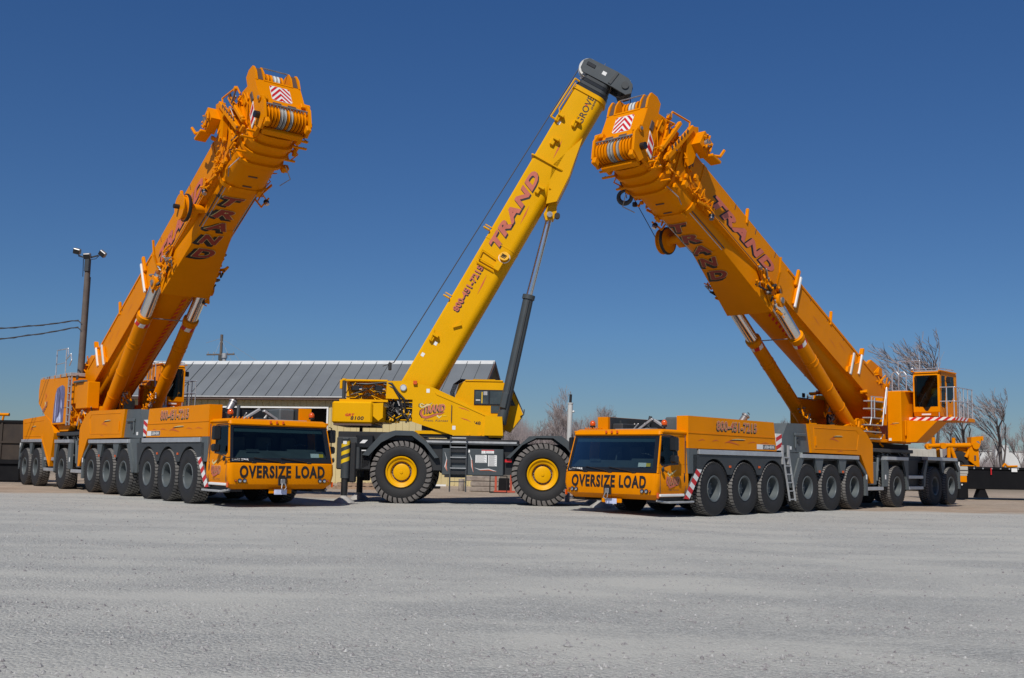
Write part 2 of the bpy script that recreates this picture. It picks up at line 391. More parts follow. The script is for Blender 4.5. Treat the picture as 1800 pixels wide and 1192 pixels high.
def chevron(mb, F, w, h, nst=4, clip=None):
    """red and white chevrons pointing up, in a panel w x h (corners cut)"""
    c = 0.09*min(w, h)
    mb.poly3([F(0.0)(a, b) for a, b in ((c, 0), (w-c, 0), (w, c), (w, h-c), (w-c, h), (c, h), (0, h-c), (0, c))], 'white')
    G = F(0.003); sl = 0.62*h/(w/2)
    per = h/nst*1.35
    k = -2
    while k < nst+3:
        y = k*per-0.55*h
        for sx in (0, 1):
            # band between y and y+per/2 rising to the middle
            xa, xb = (0, w/2) if sx == 0 else (w/2, w)
            n = 10
            for i in range(n):
                p, q = xa+(xb-xa)*i/n, xa+(xb-xa)*(i+1)/n
                f = lambda x: (x if sx == 0 else w-x)*sl
                lo1, lo2 = y+f(p), y+f(q); hi1, hi2 = lo1+per/2, lo2+per/2
                cl = lambda t: max(0.012, min(h-0.012, t))
                p_, q_ = max(0.012, p), min(w-0.012, q)
                if cl(hi1)-cl(lo1) > 1e-4 or cl(hi2)-cl(lo2) > 1e-4:
                    mb.poly3([G(p_, cl(lo1)), G(q_, cl(lo2)), G(q_, cl(hi2)), G(p_, cl(hi1))], 'red')
        k += 1

def stripes(mb, quad, n, m1='red', m2='white', lean=0.5, flip=False):
    """diagonal bands along a strip given by four 3D corners (bl, br, tr, tl)"""
    bl, br, tr, tl = [Vector(p) for p in quad]
    def P(a, b): return (bl*(1-a)+br*a)*(1-b)+(tl*(1-a)+tr*a)*b
    for i in range(-1, n+1):
        a0, a1 = i/n, (i+1)/n; l = lean/n*(-1 if flip else 1)
        cl = lambda t: max(0, min(1, t))
        q = [(cl(a0), 0), (cl(a1), 0), (cl(a1+l), 1), (cl(a0+l), 1)]
        if q[1][0]-q[0][0] < 1e-5 and q[2][0]-q[3][0] < 1e-5: continue
        mb.poly3([P(a, b) for a, b in q], m1 if i % 2 == 0 else m2)

# ------------------------------------------------------------------ wheels
def make_wheel():
    RR, W = 0.745, 0.41
    h = W/2
    mb = MB()       # axis y, outer side at +y
    mb.lathe([(0.345, h*0.78), (0.40, h*0.97), (0.52, h), (0.62, h*0.97), (0.70, h*0.88), (0.722, h*0.75), (0.725, 0), (0.722, -h*0.75), (0.70, -h*0.88), (0.62, -h*0.97), (0.52, -h), (0.40, -h*0.97), (0.345, -h*0.78)], 'rubber', seg=60)
    n = 46
    for i in range(n):
        for row, (yc, wy, off) in enumerate(((h*0.68, 0.105, 0), (h*0.12, 0.10, 0.5), (-h*0.42, 0.10, 0), (-h*0.86, 0.05, 0.5))):
            t = 2*math.pi*(i+off)/n; wl = 2*math.pi*RR/n*0.74
            T = Matrix.Rotation(t, 4, 'Y')
            d = RR-0.5*0.045
            x, y, z = wl/2, wy/2, 0.0225
            vv = []
            for a in (-1, 1):
                for b in (-1, 1):
                    for c in (-1, 1):
                        dz = 0
                        if row == 0 and b == 1: dz = -0.022 if c == 1 else -0.03
                        vv.append((a*x, yc+b*y+a*0.008, d+c*z+dz))
            mb.add(vv, [(0, 1, 3, 2), (4, 6, 7, 5), (0, 4, 5, 1), (2, 3, 7, 6), (0, 2, 6, 4)], 'rubber', T=T)
            mb.add([vv[1], vv[5], vv[7], vv[3]], [(0, 1, 2, 3)], 'dusty_tread', T=T)
    tyre = mb.obj('tyre')
    r = MB()
    r.lathe([(0.350, h*0.82), (0.362, h*0.90), (0.350, h*0.96), (0.325, h*0.93), (0.318, h*0.85), (0.300, h*0.80), (0.295, h*0.30), (0.285, -h*0.25), (0.16, -h*0.32), (0.155, h*0.05), (0.12, h*0.12), (0.0, h*0.13)], 'carrier_grey', seg=48)
    r.lathe([(0.350, -h*0.82), (0.362, -h*0.95), (0.31, -h*0.9), (0.29, -h*0.3)], 'carrier_grey', seg=32)
    for i in range(10):
        t = 2*math.pi*i/10
        r.cyl((0.225*math.cos(t), -h*0.28, 0.225*math.sin(t)), (0.225*math.cos(t), -h*0.10, 0.225*math.sin(t)), 0.02, 'galvanised', seg=6)
    r.cyl((0.335*0.94, h*0.9, 0.0), (0.335*0.94, h*1.0, 0.0), 0.012, 'chrome', seg=6)
    rim = r.obj('wheel')
    tyre.parent = rim
    return rim
AX = [0.0, 1.66, 3.30, 5.53, 7.20, 8.94, 12.55, 16.2, 17.94]
WHEEL = make_wheel()

# ------------------------------------------------------------------ boom helpers
def boom_profile(hw=0.75, top=1.22, bot=-0.43, lip=0.12, n=20, s=1.0):
    p = []
    c = 0.09
    p += [(-hw+c*0.3, top-c*0.3) if False else (-hw+c, top), (-hw, top-c), (-hw, 0.02), (-hw+lip, -0.02)]
    for i in range(1, n):
        t = math.pi*i/n
        cx, sx = math.cos(t), math.sin(t)
        p.append((-(hw-lip)*math.copysign(abs(cx)**0.6, cx), -0.02+(bot+0.02)*abs(sx)**0.7))
    p += [(hw-lip, -0.02), (hw, 0.02), (hw, top-c), (hw-c, top)]
    return [(a*s, b) for a, b in p]

def build_mobile_crane(root, BX, BZ, BANG, CYL, hook_side, label_parts):
    rng = random.Random(3)
    OR, GR_, DK, BK = 'orange', 'carrier_grey', 'dark_grey', 'frame_black'
    # ---------------- wheels
    first = True
    for i, a in enumerate(AX):
        for s in (1, -1):
            if not hook_side and i == 0 and s == 1:
                o = WHEEL; o.parent = root; o.location = (-a, s*(1.5-0.19), 0.745)
            else: o = copy_to(WHEEL, root, (-a, s*(1.5-0.19), 0.745), flip=(s < 0))
            if o is not WHEEL and s > 0: o.rotation_euler = (0, 0, 0)
            for ch in o.children: ch.name = 'tyre'
            o.name = 'wheel'
    # ---------------- chassis
    c = MB()
    c.b2((2.2, -0.55, 0.62), (-18.6, 0.55, 1.35), BK, 0.03)
    c.b2((1.25, -1.25, 1.30), (-11.3, 1.25, 1.72), BK)
    c.b2((-11.3, -1.3, 1.62), (-18.7, 1.3, 1.86), BK, 0.02)
    c.b2((-14.0, -1.32, 0.72), (-15.0, 1.32, 1.75), BK, 0.03)
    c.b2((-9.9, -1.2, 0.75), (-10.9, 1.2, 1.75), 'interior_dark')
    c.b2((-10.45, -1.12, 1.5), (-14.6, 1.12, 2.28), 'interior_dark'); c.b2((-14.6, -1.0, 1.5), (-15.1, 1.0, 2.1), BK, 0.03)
    for a in AX:
        c.cyl((-a, -1.2, 0.72), (-a, 1.2, 0.72), 0.12, BK, seg=10)
        c.b2((-a-0.18, -0.35, 0.5), (-a+0.18, 0.35, 0.95), DK, 0.05)
        for s in (-1, 1):
            c.cyl((-a+0.2, s*0.72, 0.62), (-a+0.2, s*0.62, 1.6), 0.07, DK, seg=8)
    c.b2((-18.7, -1.45, 0.95), (-18.95, 1.45, 1.78), DK, 0.03)
    c.tube([(-0.9, 0.9, 0.55), (-4.5, 0.9, 0.55)], 0.05, DK); c.tube([(-0.9, -0.9, 0.55), (-4.5, -0.9, 0.55)], 0.05, DK)
    for s in (-1, 1):      # tanks and bars between the axle groups
        c.cyl((-4.0, s*1.0, 0.85), (-4.85, s*1.0, 0.85), 0.2, DK, seg=14)
    c.obj('chassis', root)
    # ---------------- fenders
    f = MB()
    for s in (-1, 1):
        yo, yi = s*1.5, s*1.42
        y0, y1 = (min(yo, yi), max(yo, yi))
        # first group: dark skirt with three arches
        top = [(1.2, 1.66), (-4.2, 1.66)]
        pts = [(-4.35, 1.66), (-4.35, 0.95)]
        for k in (3.30, 1.66, 0.0):
            for t in range(9):
                an = math.pi*t/8
                pts.append((-k-0.80*math.cos(an), 0.98+0.62*math.sin(an) if 0.98+0.62*math.sin(an) < 1.58 else 1.58))
            if k: pts.append((-k+0.83, 1.42))
        pts += [(1.0, 1.3), (1.28, 1.66)]
        poly = [(-4.35, 1.66), (-4.2, 1.0), (-4.08, 1.0)]
        for k in (3.30, 1.66, 0.0):
            r_ = 0.79
            for t in range(13):
                an = R(28)+ (math.pi-R(56))*t/12
                x = -k-r_*math.cos(an); z = 0.745+r_*1.03*math.sin(an)
                poly.append((x, max(z, 1.12)))
        poly += [(0.86, 1.0), (1.06, 1.0), (1.06, 1.66)]
        f.prism(poly, y0, y1, DK)
        f.b2((1.3, y0, 1.15), (0.86, y1+0.0, 1.82), GR_, 0.01)
        f.b2((0.8, s*1.535, 1.67), (-3.83, s*1.30, 1.80), 'aluminium', 0.008)
        f.box((-3.0, s*0.65, 1.71), (8.0, 1.25, 0.03), BK)
        # second group: light hood with angled ends and two hanging teeth
        f.b2((-5.12, s*1.535, 1.66), (-9.27, s*1.25, 1.78), 'aluminium', 0.008)
        f.prism([(-5.12, 1.66), (-5.0, 1.66), (-4.55, 0.9), (-4.55, 0.75), (-4.72, 0.75), (-5.32, 1.66)], y0, y1, GR_)
        f.prism([(-9.27, 1.66), (-9.15, 1.66), (-9.82, 1.15), (-9.82, 0.45), (-10.0, 0.45), (-10.0, 1.2)], y0, y1, GR_)
        for k in (6.36, 8.06):
            f.prism([(-k-0.30, 1.66), (-k+0.30, 1.66), (-k+0.13, 1.20), (-k-0.13, 1.20)], y0, y1, GR_)
            f.b2((-k-0.06, s*1.505, 1.21), (-k+0.06, s*1.515, 1.28), 'beacon')
        f.b2((-5.12, s*0.3, 1.60), (-9.9, s*1.42, 1.655), BK)
        # single axle
        f.b2((-11.6, s*1.535, 1.68), (-13.55, s*1.25, 1.80), 'aluminium', 0.008)
        f.prism([(-11.35, 1.68), (-11.75, 1.68), (-11.80, 1.2), (-11.68, 0.75), (-11.35, 0.75)], y0, y1, GR_)
        f.prism([(-13.6, 1.68), (-13.15, 1.68), (-13.36, 1.2), (-13.42, 0.62), (-13.6, 0.62)], y0, y1, GR_)
        f.b2((-11.4, s*0.5, 1.62), (-13.6, s*1.42, 1.675), BK)
        # rear pair
        f.b2((-15.45, s*1.535, 1.72), (-18.6, s*1.25, 1.84), 'aluminium', 0.008)
        f.prism([(-15.35, 1.72), (-15.55, 1.72), (-15.30, 1.2), (-15.2, 0.72), (-15.05, 0.72), (-15.05, 1.25)], y0, y1, GR_)
        f.prism([(-17.07-0.26, 1.72), (-17.07+0.26, 1.72), (-17.07+0.09, 1.25), (-17.07-0.09, 1.25)], y0, y1, GR_)
        f.prism([(-18.6, 1.72), (-18.35, 1.72), (-18.78, 1.3), (-18.78, 0.62), (-18.95, 0.62), (-18.95, 1.45)], y0, y1, GR_)
        f.b2((-15.4, s*0.5, 1.66), (-18.7, s*1.42, 1.715), BK)
        # side guards
        for x0, x1, z in ((-9.95, -11.35, 0.68), (-13.62, -15.05, 1.08), (-13.62, -15.05, 0.68)):
            f.b2((x0, s*1.44, z-0.06), (x1, s*1.49, z+0.06), 'aluminium', 0.01)
        # marker lamps
        for k in (0.83, 2.48):
            f.b2((-k-0.05, s*1.505, 1.32), (-k+0.05, s*1.52, 1.38), 'beacon')
        for x in (-11.5, -9.9):
            f.b2((x-0.04, s*1.502, 1.0), (x+0.04, s*1.512, 1.16), 'white')
    f.sides('fender', root)
    # ---------------- equipment seen between hood panels and the turntable
    q = MB()
    for s in (-1, 1):
        q.b2((-10.45, s*1.1, 1.95), (-14.3, s*1.42, 2.08), DK, 0.02)
        for k in range(26):
            x = -10.6-rng.random()*3.4; z = 1.78+rng.random()*0.2; y = s*(1.15+rng.random()*0.22)
            q.tube([(x, y, z), (x+rng.uniform(-.3, .3), y+s*0.03, z+rng.uniform(-.12, .12)), (x+rng.uniform(-.5, .5), y, z-rng.random()*0.25)], 0.014, rng.choice([DK, 'steel', GR_]), seg=5)
        q.b2((-10.3, s*1.25, 0.8), (-10.9, s*1.44, 1.6), GR_, 0.03)
        q.cyl((-11.1, s*1.4, 1.75), (-10.95, s*1.4, 0.95), 0.055, GR_, seg=8)
        q.cyl((-11.1, s*1.4, 1.75), (-11.1, s*1.4, 1.3), 0.03, 'aluminium', seg=8)
    q.sides('hydraulic_lines', root)
    # ---------------- grey block of the front outrigger, with its hatch
    g = MB()
    for s in (-1, 1):
        g.prism([(-4.0, 1.80), (-4.0, 2.25), (-4.35, 2.70), (-5.62, 2.72), (-5.80, 1.84)], *sorted((s*0.9, s*1.44)), GR_)
        g.prism([(-4.25, 1.80), (-5.2, 1.80), (-5.0, 1.2), (-4.6, 0.75), (-4.35, 0.75)], *sorted((s*1.30, s*1.45)), GR_)
        g.b2((-4.75, s*1.44, 2.32), (-5.5, s*1.50, 2.42), GR_, 0.02)
        g.b2((-4.78, s*1.44, 1.95), (-4.86, s*1.49, 2.42), GR_, 0.02)
        g.cyl((-5.05, s*1.43, 2.17), (-5.05, s*1.47, 2.17), 0.09, DK, seg=14)
        g.b2((-4.45, s*1.442, 1.90), (-4.60, s*1.448, 2.0), 'white')
        g.b2((-3.9, s*0.4, 1.75), (-5.7, s*1.0, 2.5), DK)
    g.sides('outrigger_box', root)
    # ---------------- orange side housings beside the engine deck
    hs = MB()
    for s in (-1, 1):
        a, b = sorted((s*1.14, s*1.5))
        hs.prism([(1.30, 1.82), (1.30, 2.68), (-3.38, 2.68), (-3.55, 1.83)], a, b, OR)
        hs.prism([(1.305, 2.22), (1.305, 2.245), (-3.47, 2.235), (-3.47, 2.21)], *sorted((s*1.49, s*1.512)), OR)
    ho = hs.sides('engine_housing', root)
    lt = MB(); fl_ = MB(); pl_ = MB()
    for s in (-1, 1):
        rtv = (-1, 0, 0) if s > 0 else (1, 0, 0)
        st = -0.15 if s > 0 else -2.35
        F = lambda d, s=s, rtv=rtv, st=st: plane_map((st, s*1.5, 2.345), rtv, (0, 0, 1), (0, s, 0), d)
        fancy_text(lt, '800-451-7215', 2.2, 0.25, F, off=0.012, dx=-0.03, dy=-0.04, fill='letter_red', cw=0.030)
        F = lambda d, s=s, rtv=rtv: plane_map((-0.55 if s > 0 else -1.6, s*1.5, 1.96), rtv, (0, 0, 1), (0, s, 0), d)
        swoosh(fl_, F, 1.1, 0.19)
        F = lambda d, s=s: plane_map((0, s*1.5, 2.04), (1, 0, 0), (0, 0, 1), (0, s, 0), d)
        flame_streaks(fl_, F, 1.0, -0.4, 0, 2, rng); flame_streaks(fl_, F, -1.7, -3.2, 0, 2, rng)
        x0 = -2.35 if s > 0 else -3.45
        F = lambda d, s=s, rtv=rtv, x0=x0: plane_map((x0, s*1.5, 1.87), rtv, (0, 0, 1), (0, s, 0), d)
        pl_.poly3([F(0.004)(a, b) for a, b in ((0, 0), (1.1, 0), (1.1, 0.14), (0, 0.14))], 'white')
        pl_.poly3([F(0.007)(a, b) for a, b in ((0.36, 0.008), (1.09, 0.008), (1.09, 0.132), (0.36, 0.132))], 'ink')
        pl_.text('LIEBHERR', 0.66, 0.085, 'white', (lambda a, b, G=F(0.010): G(a+0.4, b+0.028)), off=0.03)
    lt.sides('phone_number', ho); fl_.sides('flame_decal', ho); pl_.sides('maker_plate', ho)
    # engine deck between the housings
    d = MB()
    d.b2((1.2, -1.1, 1.75), (-3.9, 1.1, 2.25), BK)
    d.b2((1.22, -1.138, 2.0), (-3.4, -1.10, 2.672), DK); d.b2((1.22, 1.10, 2.0), (-3.4, 1.138, 2.672), DK)
    d.b2((1.15, -1.1, 2.25), (0.2, -0.75, 2.5), DK, 0.03); d.b2((0.4, -1.12, 2.3), (0.36, 1.12, 2.62), BK)
    d.prism([(0.55, 2.2), (0.55, 2.62), (1.0, 2.66), (1.12, 2.66), (1.12, 2.2)], -0.0, 0.0001, DK) if False else None
    d.b2((1.1, 0.62, 2.2), (-0.3, 1.09, 2.66), GR_, 0.04)
    d.b2((0.8, -1.12, 2.2), (-3.0, -1.04, 2.6), DK)
    d.box((0.9, -0.15, 2.46), (0.12, 0.62, 0.07), 'galvanised', 0.01, rot=Matrix.Rotation(R(32), 3, 'X'))
    d.box((0.95, 0.42, 2.46), (0.12, 0.5, 0.07), 'galvanised', 0.01, rot=Matrix.Rotation(R(-30), 3, 'X'))
    d.b2((0.7, -0.25, 2.3), (0.9, 0.5, 2.38), GR_)
    for k in range(16):
        x = rng.uniform(-2.5, 0.9); y = rng.uniform(-0.9, 0.6); d.tube([(x, y, 2.25), (x+rng.uniform(-.2, .2), y+rng.uniform(-.2, .2), 2.5), (x+rng.uniform(-.4, .4), y+rng.uniform(-.4, .4), 2.35)], 0.025, rng.choice([DK, GR_, 'steel']), seg=6)
    d.cyl((0.5, -0.35, 2.35), (0.42, -0.30, 2.72), 0.05, DK, seg=10)
    d.b2((-3.0, -0.7, 2.2), (-0.6, 0.55, 2.55), DK, 0.05)
    for x in (-0.7, -1.3, -1.9): d.b2((x, -0.6, 2.5), (x-0.3, 0.5, 2.6), GR_, 0.02)
    d.obj('engine_deck', root)
    ex = MB()
    # slanted exhaust stack
    e0 = Vector((-2.05, 0.55, 2.6)); e1 = Vector((-2.10, 0.88, 3.02))
    if not hook_side: e0 = Vector((0.3, -0.62, 2.42)); e1 = Vector((0.25, -0.38, 2.86))
    if hook_side: e0 = Vector((-2.3, 0.95, 2.55)); e1 = Vector((-2.45, 1.12, 2.88))
    ex.cyl(e0, e1, 0.10, 'steel', seg=18); dd = (e1-e0).normalized()
    ex.cyl(e1-dd*0.06, e1-dd*0.02, 0.125, 'steel', seg=18); ex.cyl(e1, e1+dd*0.004, 0.085, 'ink', seg=16)
    ex.cyl(e1+Vector((0, 0.1, 0)), e1+Vector((0, 0.04, 0.06)), 0.015, 'ink', seg=6)
    ex.obj('exhaust_stack', root)
    # ---------------- middle orange hoods with their long tips
    hd = MB()
    def hood(s, xs):
        a, b = sorted((s*1.30, s*1.52))
        hd.prism(xs, a, b, OR)
    for s in (-1, 1):
        hood(s, [(-5.58, 2.73), (-9.35, 2.77), (-9.95, 2.55), (-10.42, 2.2), (-10.42, 0.86), (-10.22, 0.86), (-9.42, 1.82), (-5.80, 1.83)])
        # raised frame line of the panel
        fr = [(-5.95, 2.62), (-9.1, 2.64), (-9.28, 2.5), (-9.1, 1.98), (-5.98, 1.96)]
        for (x0, z0), (x1, z1) in zip(fr, fr[1:]+fr[:1]):
            hd.cyl((x0, s*1.52, z0), (x1, s*1.52, z1), 0.012, OR, seg=6)
        hd.b2((-6.05, s*1.52, 2.05), (-6.10, s*1.545, 2.35), OR, 0.008)
        hd.b2((-5.7, s*0.95, 2.66), (-9.6, s*1.31, 2.70), OR)
        hd.prism([(-5.58, 2.73), (-5.8, 1.83), (-5.86, 1.83), (-5.64, 2.73)], *sorted((s*0.95, s*1.3)), OR)
    ho = hd.sides('side_hood', root); hd = MB()
    hood(-1, [(-18.55, 2.66), (-15.1, 2.74), (-14.3, 2.5), (-13.72, 2.05), (-14.08, 0.80), (-14.22, 0.80), (-15.45, 1.78), (-18.35, 1.80)])
    for (x0, z0), (x1, z1) in (((-18.3, 2.5), (-15.3, 2.56)), ((-15.2, 1.95), (-15.45, 2.0)), ((-15.45, 1.95), (-14.2, 0.95)), ((-15.5, 1.95), (-18.2, 1.98))):
        hd.cyl((x0, -1.52, z0), (x1, -1.52, z1), 0.012, OR, seg=6)
    rho = hd.obj('rear_hood', root)
    lt = MB()
    for s, x0 in ((1, -7.05), (-1, -7.95)):
        rtv = (-1, 0, 0) if s > 0 else (1, 0, 0)
        swoosh(lt, lambda d, s=s, rtv=rtv, x0=x0: plane_map((x0, s*1.52, 2.22), rtv, (0, 0, 1), (0, s, 0), d), 0.95, 0.22)
        F = lambda d, s=s: plane_map((0, s*1.52, 1.9), (1, 0, 0), (0, 0, 1), (0, s, 0), d)
        flame_streaks(lt, F, -7.0, -8.6, 0, 1, rng)
    for q_, l_ in enumerate(lt.sides('flame_decal', ho)): pass
    lt = MB(); swoosh(lt, lambda d: plane_map((-17.3, -1.52, 2.18), (1, 0, 0), (0, 0, 1), (0, -1, 0), d), 0.9, 0.2)
    lt.obj('flame_decal', rho)
    # ---------------- ladder and warning panel between housing and grey block
    ld = MB()
    for dx in (0, 0.36):
        ld.b2((-3.83-dx, 1.50, 1.45), (-3.90-dx, 1.56, 2.02), 'galvanised')
        ld.tube([(-3.88-dx, 1.53, 1.75), (-4.22-dx, 1.56, 0.36)], 0.033, 'galvanised')
    for k in range(6):
        t = k/5; x = -3.9-0.32*t; z = 1.65-1.25*t
        ld.tube([(x, 1.545, z), (x-0.36, 1.545, z)], 0.02, 'galvanised')
    ld.obj('ladder', root)
    wp = MB()
    for s in (1, -1):
        wp.b2((-3.62, s*1.40, 1.86), (-3.98, s*1.44, 2.36), 'white')
        stripes(wp, [(-3.62, s*1.445, 1.86), (-3.62, s*1.445, 2.36), (-3.98, s*1.445, 2.36), (-3.98, s*1.445, 1.86)], 4, lean=1.0)
        # slanted striped panel behind the cab door
        A, B = Vector((0.90, s*1.505, 1.28)), Vector((1.52, s*1.505, 0.50)); T_ = Vector((-0.27, 0, -0.02))
        wp.prism([(A.x, A.z), (B.x, B.z), (B.x+T_.x, B.z-0.02), (A.x+T_.x, A.z)], *sorted((s*1.46, s*1.50)), GR_)
        stripes(wp, [B, A, A+T_, B+T_], 7, lean=-0.9)
        wp.b2((-18.97, s*1.2, 0.9), (-18.99, s*1.48, 1.7), 'white')
        stripes(wp, [(-18.995, s*1.2, 0.9), (-18.995, s*1.2, 1.7), (-18.995, s*1.48, 1.7), (-18.995, s*1.48, 0.9)], 5, lean=1.0)
    wp.sides('warning_panel', root)
    # ---------------- driver's cab
    def ring(z, xf, hw, r=0.10, xb=1.30):
        pts = []
        for sx, sy, a0 in ((1, 1, 0), (1, -1, -90)):
            pass
        pts = [(xb, -hw, z)]
        for k in range(5):
            t = R(-90+90*k/4); pts.append((xf-r+r*math.cos(t), -hw+r+r*math.sin(t), z))
        for k in range(5):
            t = R(0+90*k/4); pts.append((xf-r+r*math.cos(t), hw-r+r*math.sin(t), z))
        pts.append((xb, hw, z)); return pts
    cb = MB()
    cb.loft([ring(0.47, 2.55, 1.36), ring(0.60, 2.76, 1.46, 0.12), ring(0.85, 2.81, 1.50, 0.12), ring(1.12, 2.78, 1.50, 0.12), ring(1.15, 2.70, 1.49)], OR)
    cb.loft([ring(2.10, 2.43, 1.41), ring(2.15, 2.50, 1.43), ring(2.24, 2.46, 1.42), ring(2.29, 2.36, 1.36)], OR)
    for s in (-1, 1):
        def sy(z, d=0): return s*(1.49-0.08*max(0, (z-1.15)/0.97)-d)
        for pl in ([(2.70, 1.15), (2.615, 1.42), (2.50, 1.345), (1.735, 1.385), (1.30, 1.40), (1.30, 1.15)], [(1.74, 1.38), (1.74, 2.12), (1.30, 2.12), (1.30, 1.38)], [(2.66, 1.30), (2.44, 2.12), (2.40, 2.12), (2.59, 1.42)]):
            n = len(pl); cb.add([(x, sy(z), z) for x, z in pl]+[(x, sy(z, 0.05), z) for x, z in pl], [tuple(range(n)), tuple(range(2*n-1, n-1, -1))]+[(i, (i+1) % n, n+(i+1) % n, n+i) for i in range(n)], OR)
    cb.b2((1.2, -1.40, 0.9), (1.31, 1.40, 2.2), OR)
    for s in (-1, 1):
        cb.b2((2.42, s*1.36, 2.19), (1.25, s*1.46, 2.25), OR, 0.015)      # gutter
        # door shut lines and handle recess
        cb.b2((1.42, s*1.475, 0.62), (1.435, s*1.497, 2.15), 'trim_and_shadow_brown'); cb.b2((2.62, s*1.495, 0.66), (2.60, s*1.503, 1.2), 'trim_and_shadow_brown')
        cb.b2((2.6, s*1.44, 0.56), (1.5, s*1.51, 0.625), 'white', 0.01)
        cb.ball((1.48, s*1.492, 1.02), 0.11, BK, sc=(0.5, 0.12, 1.35))
        cb.b2((2.5, s*1.0, 0.40), (1.35, s*1.42, 0.56), BK)
        cb.tube([(2.60, s*1.38, 0.46), (2.25, s*1.46, 0.41), (1.0, s*1.47, 0.41)], 0.03, 'galvanised'); cb.b2((2.2, s*1.2, 0.38), (1.25, s*1.5, 0.43), 'galvanised', 0.01)
        # amber side lamp
        cb.b2((2.66, s*1.47, 0.52), (2.74, s*1.505, 0.66), 'beacon', 0.01)
    cab = cb.obj('driver_cab', root)
    # windscreen: black surround, glass in front of it
    ws = MB()
    def scr(y, t, d): # t 0 bottom .. 1 top, on the raked plane
        n = Vector((0.966, 0, 0.259)); p = Vector((2.70-0.26*t, 0, 1.15+0.97*t)); hw = 1.47-0.075*t
        return p+Vector((0, y*hw, 0))+n*d
    def slab(mb, y0, y1, t0, t1, d0, d1, m, cut=0):
        a = [scr(y0, t0, d1), scr(y1, t0, d1), scr(y1, t1, d1), scr(y0, t1, d1)]; b = [scr(y0, t0, d0), scr(y1, t0, d0), scr(y1, t1, d0), scr(y0, t1, d0)]
        mb.add(a+b, [(0, 1, 2, 3), (7, 6, 5, 4), (0, 4, 5, 1), (1, 5, 6, 2), (2, 6, 7, 3), (3, 7, 4, 0)], m)
    for y0, y1, t0, t1 in ((-0.985, 0.985, 0.01, 0.13), (-0.985, -0.93, 0.13, 0.94), (0.90, 0.985, 0.13, 0.94), (-0.985, 0.985, 0.94, 0.985)):
        slab(ws, y0, y1, t0, t1, -0.03, 0.012, 'black_trim')
    ws.add([scr(-0.94, 0.12, 0.004), scr(0.91, 0.12, 0.004), scr(0.91, 0.95, 0.004), scr(-0.94, 0.95, 0.004)], [(0, 1, 2, 3)], 'clear_glass')
    slab(ws, -0.92, 0.89, 0.83, 0.93, -0.03, -0.02, 'visor_glass')
    scrn = ws.obj('windscreen', cab)
    it = MB()
    it.b2((1.32, -1.40, 1.16), (2.62, 1.40, 1.19), 'cabin_inside'); it.b2((1.32, -1.40, 1.16), (1.35, 1.40, 2.15), 'cabin_inside'); it.b2((1.35, -1.38, 2.09), (2.38, 1.38, 2.098), 'cabin_inside')
    it.prism([(2.15, 1.19), (2.15, 1.42), (2.30, 1.47), (2.58, 1.28), (2.60, 1.19)], -1.38, 1.38, 'dash'); it.prism([(2.12, 1.19), (2.12, 1.50), (2.22, 1.52), (2.35, 1.40), (2.35, 1.19)], 0.35, 1.2, 'dash')
    for y0 in (-0.75, 0.75, 0.0):
        it.b2((1.45, y0-0.26, 1.19), (1.95, y0+0.26, 1.36), 'black_trim', 0.05); it.b2((1.42, y0-0.24, 1.3), (1.55, y0+0.24, 1.88), 'black_trim', 0.05); it.b2((1.44, y0-0.13, 1.9), (1.54, y0+0.13, 2.05), 'black_trim', 0.04)
    W = Vector((2.06, 0.75, 1.52)); ax = Vector((-0.6, 0, 0.8)); e1 = Vector((0, 1, 0)); e2 = ax.cross(e1)
    it.tube([W+(e1*math.cos(2*math.pi*i/18)+e2*math.sin(2*math.pi*i/18))*0.22 for i in range(19)], 0.018, 'black_trim'); it.tube([W-e1*0.2, W+e1*0.2], 0.02, 'black_trim'); it.cyl(W, W-ax*0.25, 0.03, 'black_trim')
    it.b2((2.40, -0.9, 1.42), (2.42, -0.55, 1.50), 'dash'); it.tube([(2.2, -0.2, 1.45), (2.15, -0.2, 1.62), (2.15, -0.1, 1.68)], 0.02, 'dash')
    it.obj('cab_interior', cab)
    wd = MB()
    for y0 in (-0.55, 0.0, 0.52):
        wd.tube([scr(y0, -0.01, 0.03), scr(y0-0.12, 0.04, 0.045), scr(y0-0.55, 0.13, 0.045)], 0.012, 'ink'); wd.box(scr(y0, 0.0, 0.03), (0.06, 0.12, 0.06), 'ink', 0.01)
    wd.obj('wiper_set', cab)
    st = MB()
    yy = 0.62
    slab(st, yy-0.04, yy+0.13, 0.16, 0.27, 0.001, 0.003, 'white'); slab(st, yy+0.13, yy+0.22, 0.17, 0.26, 0.001, 0.003, 'signal_yellow')
    st.obj('windscreen_sticker', cab); st = MB()
    st.text('LIEBHERR', 0.46, 0.055, 'white', lambda a, b: scr(-0.95, 0.05, 0.0155)+Vector((0, 1, 0))*a+Vector((-0.259, 0, 0.966))*b, off=0.03)
    st.obj('maker_name', cab); st = MB()
    st.text('OVERSIZE LOAD', 2.42, 0.33, 'ink', lambda a, b: Vector(((2.81-0.03*(0.755+b-0.85)/0.27 if b > 0.095 else 2.76+0.05*(0.155+b)/0.25)+0.006, -1.22+a, 0.755+b)), off=0.045, spacing=1.15, strips=8)
    st.obj('load_sign', cab); st = MB()
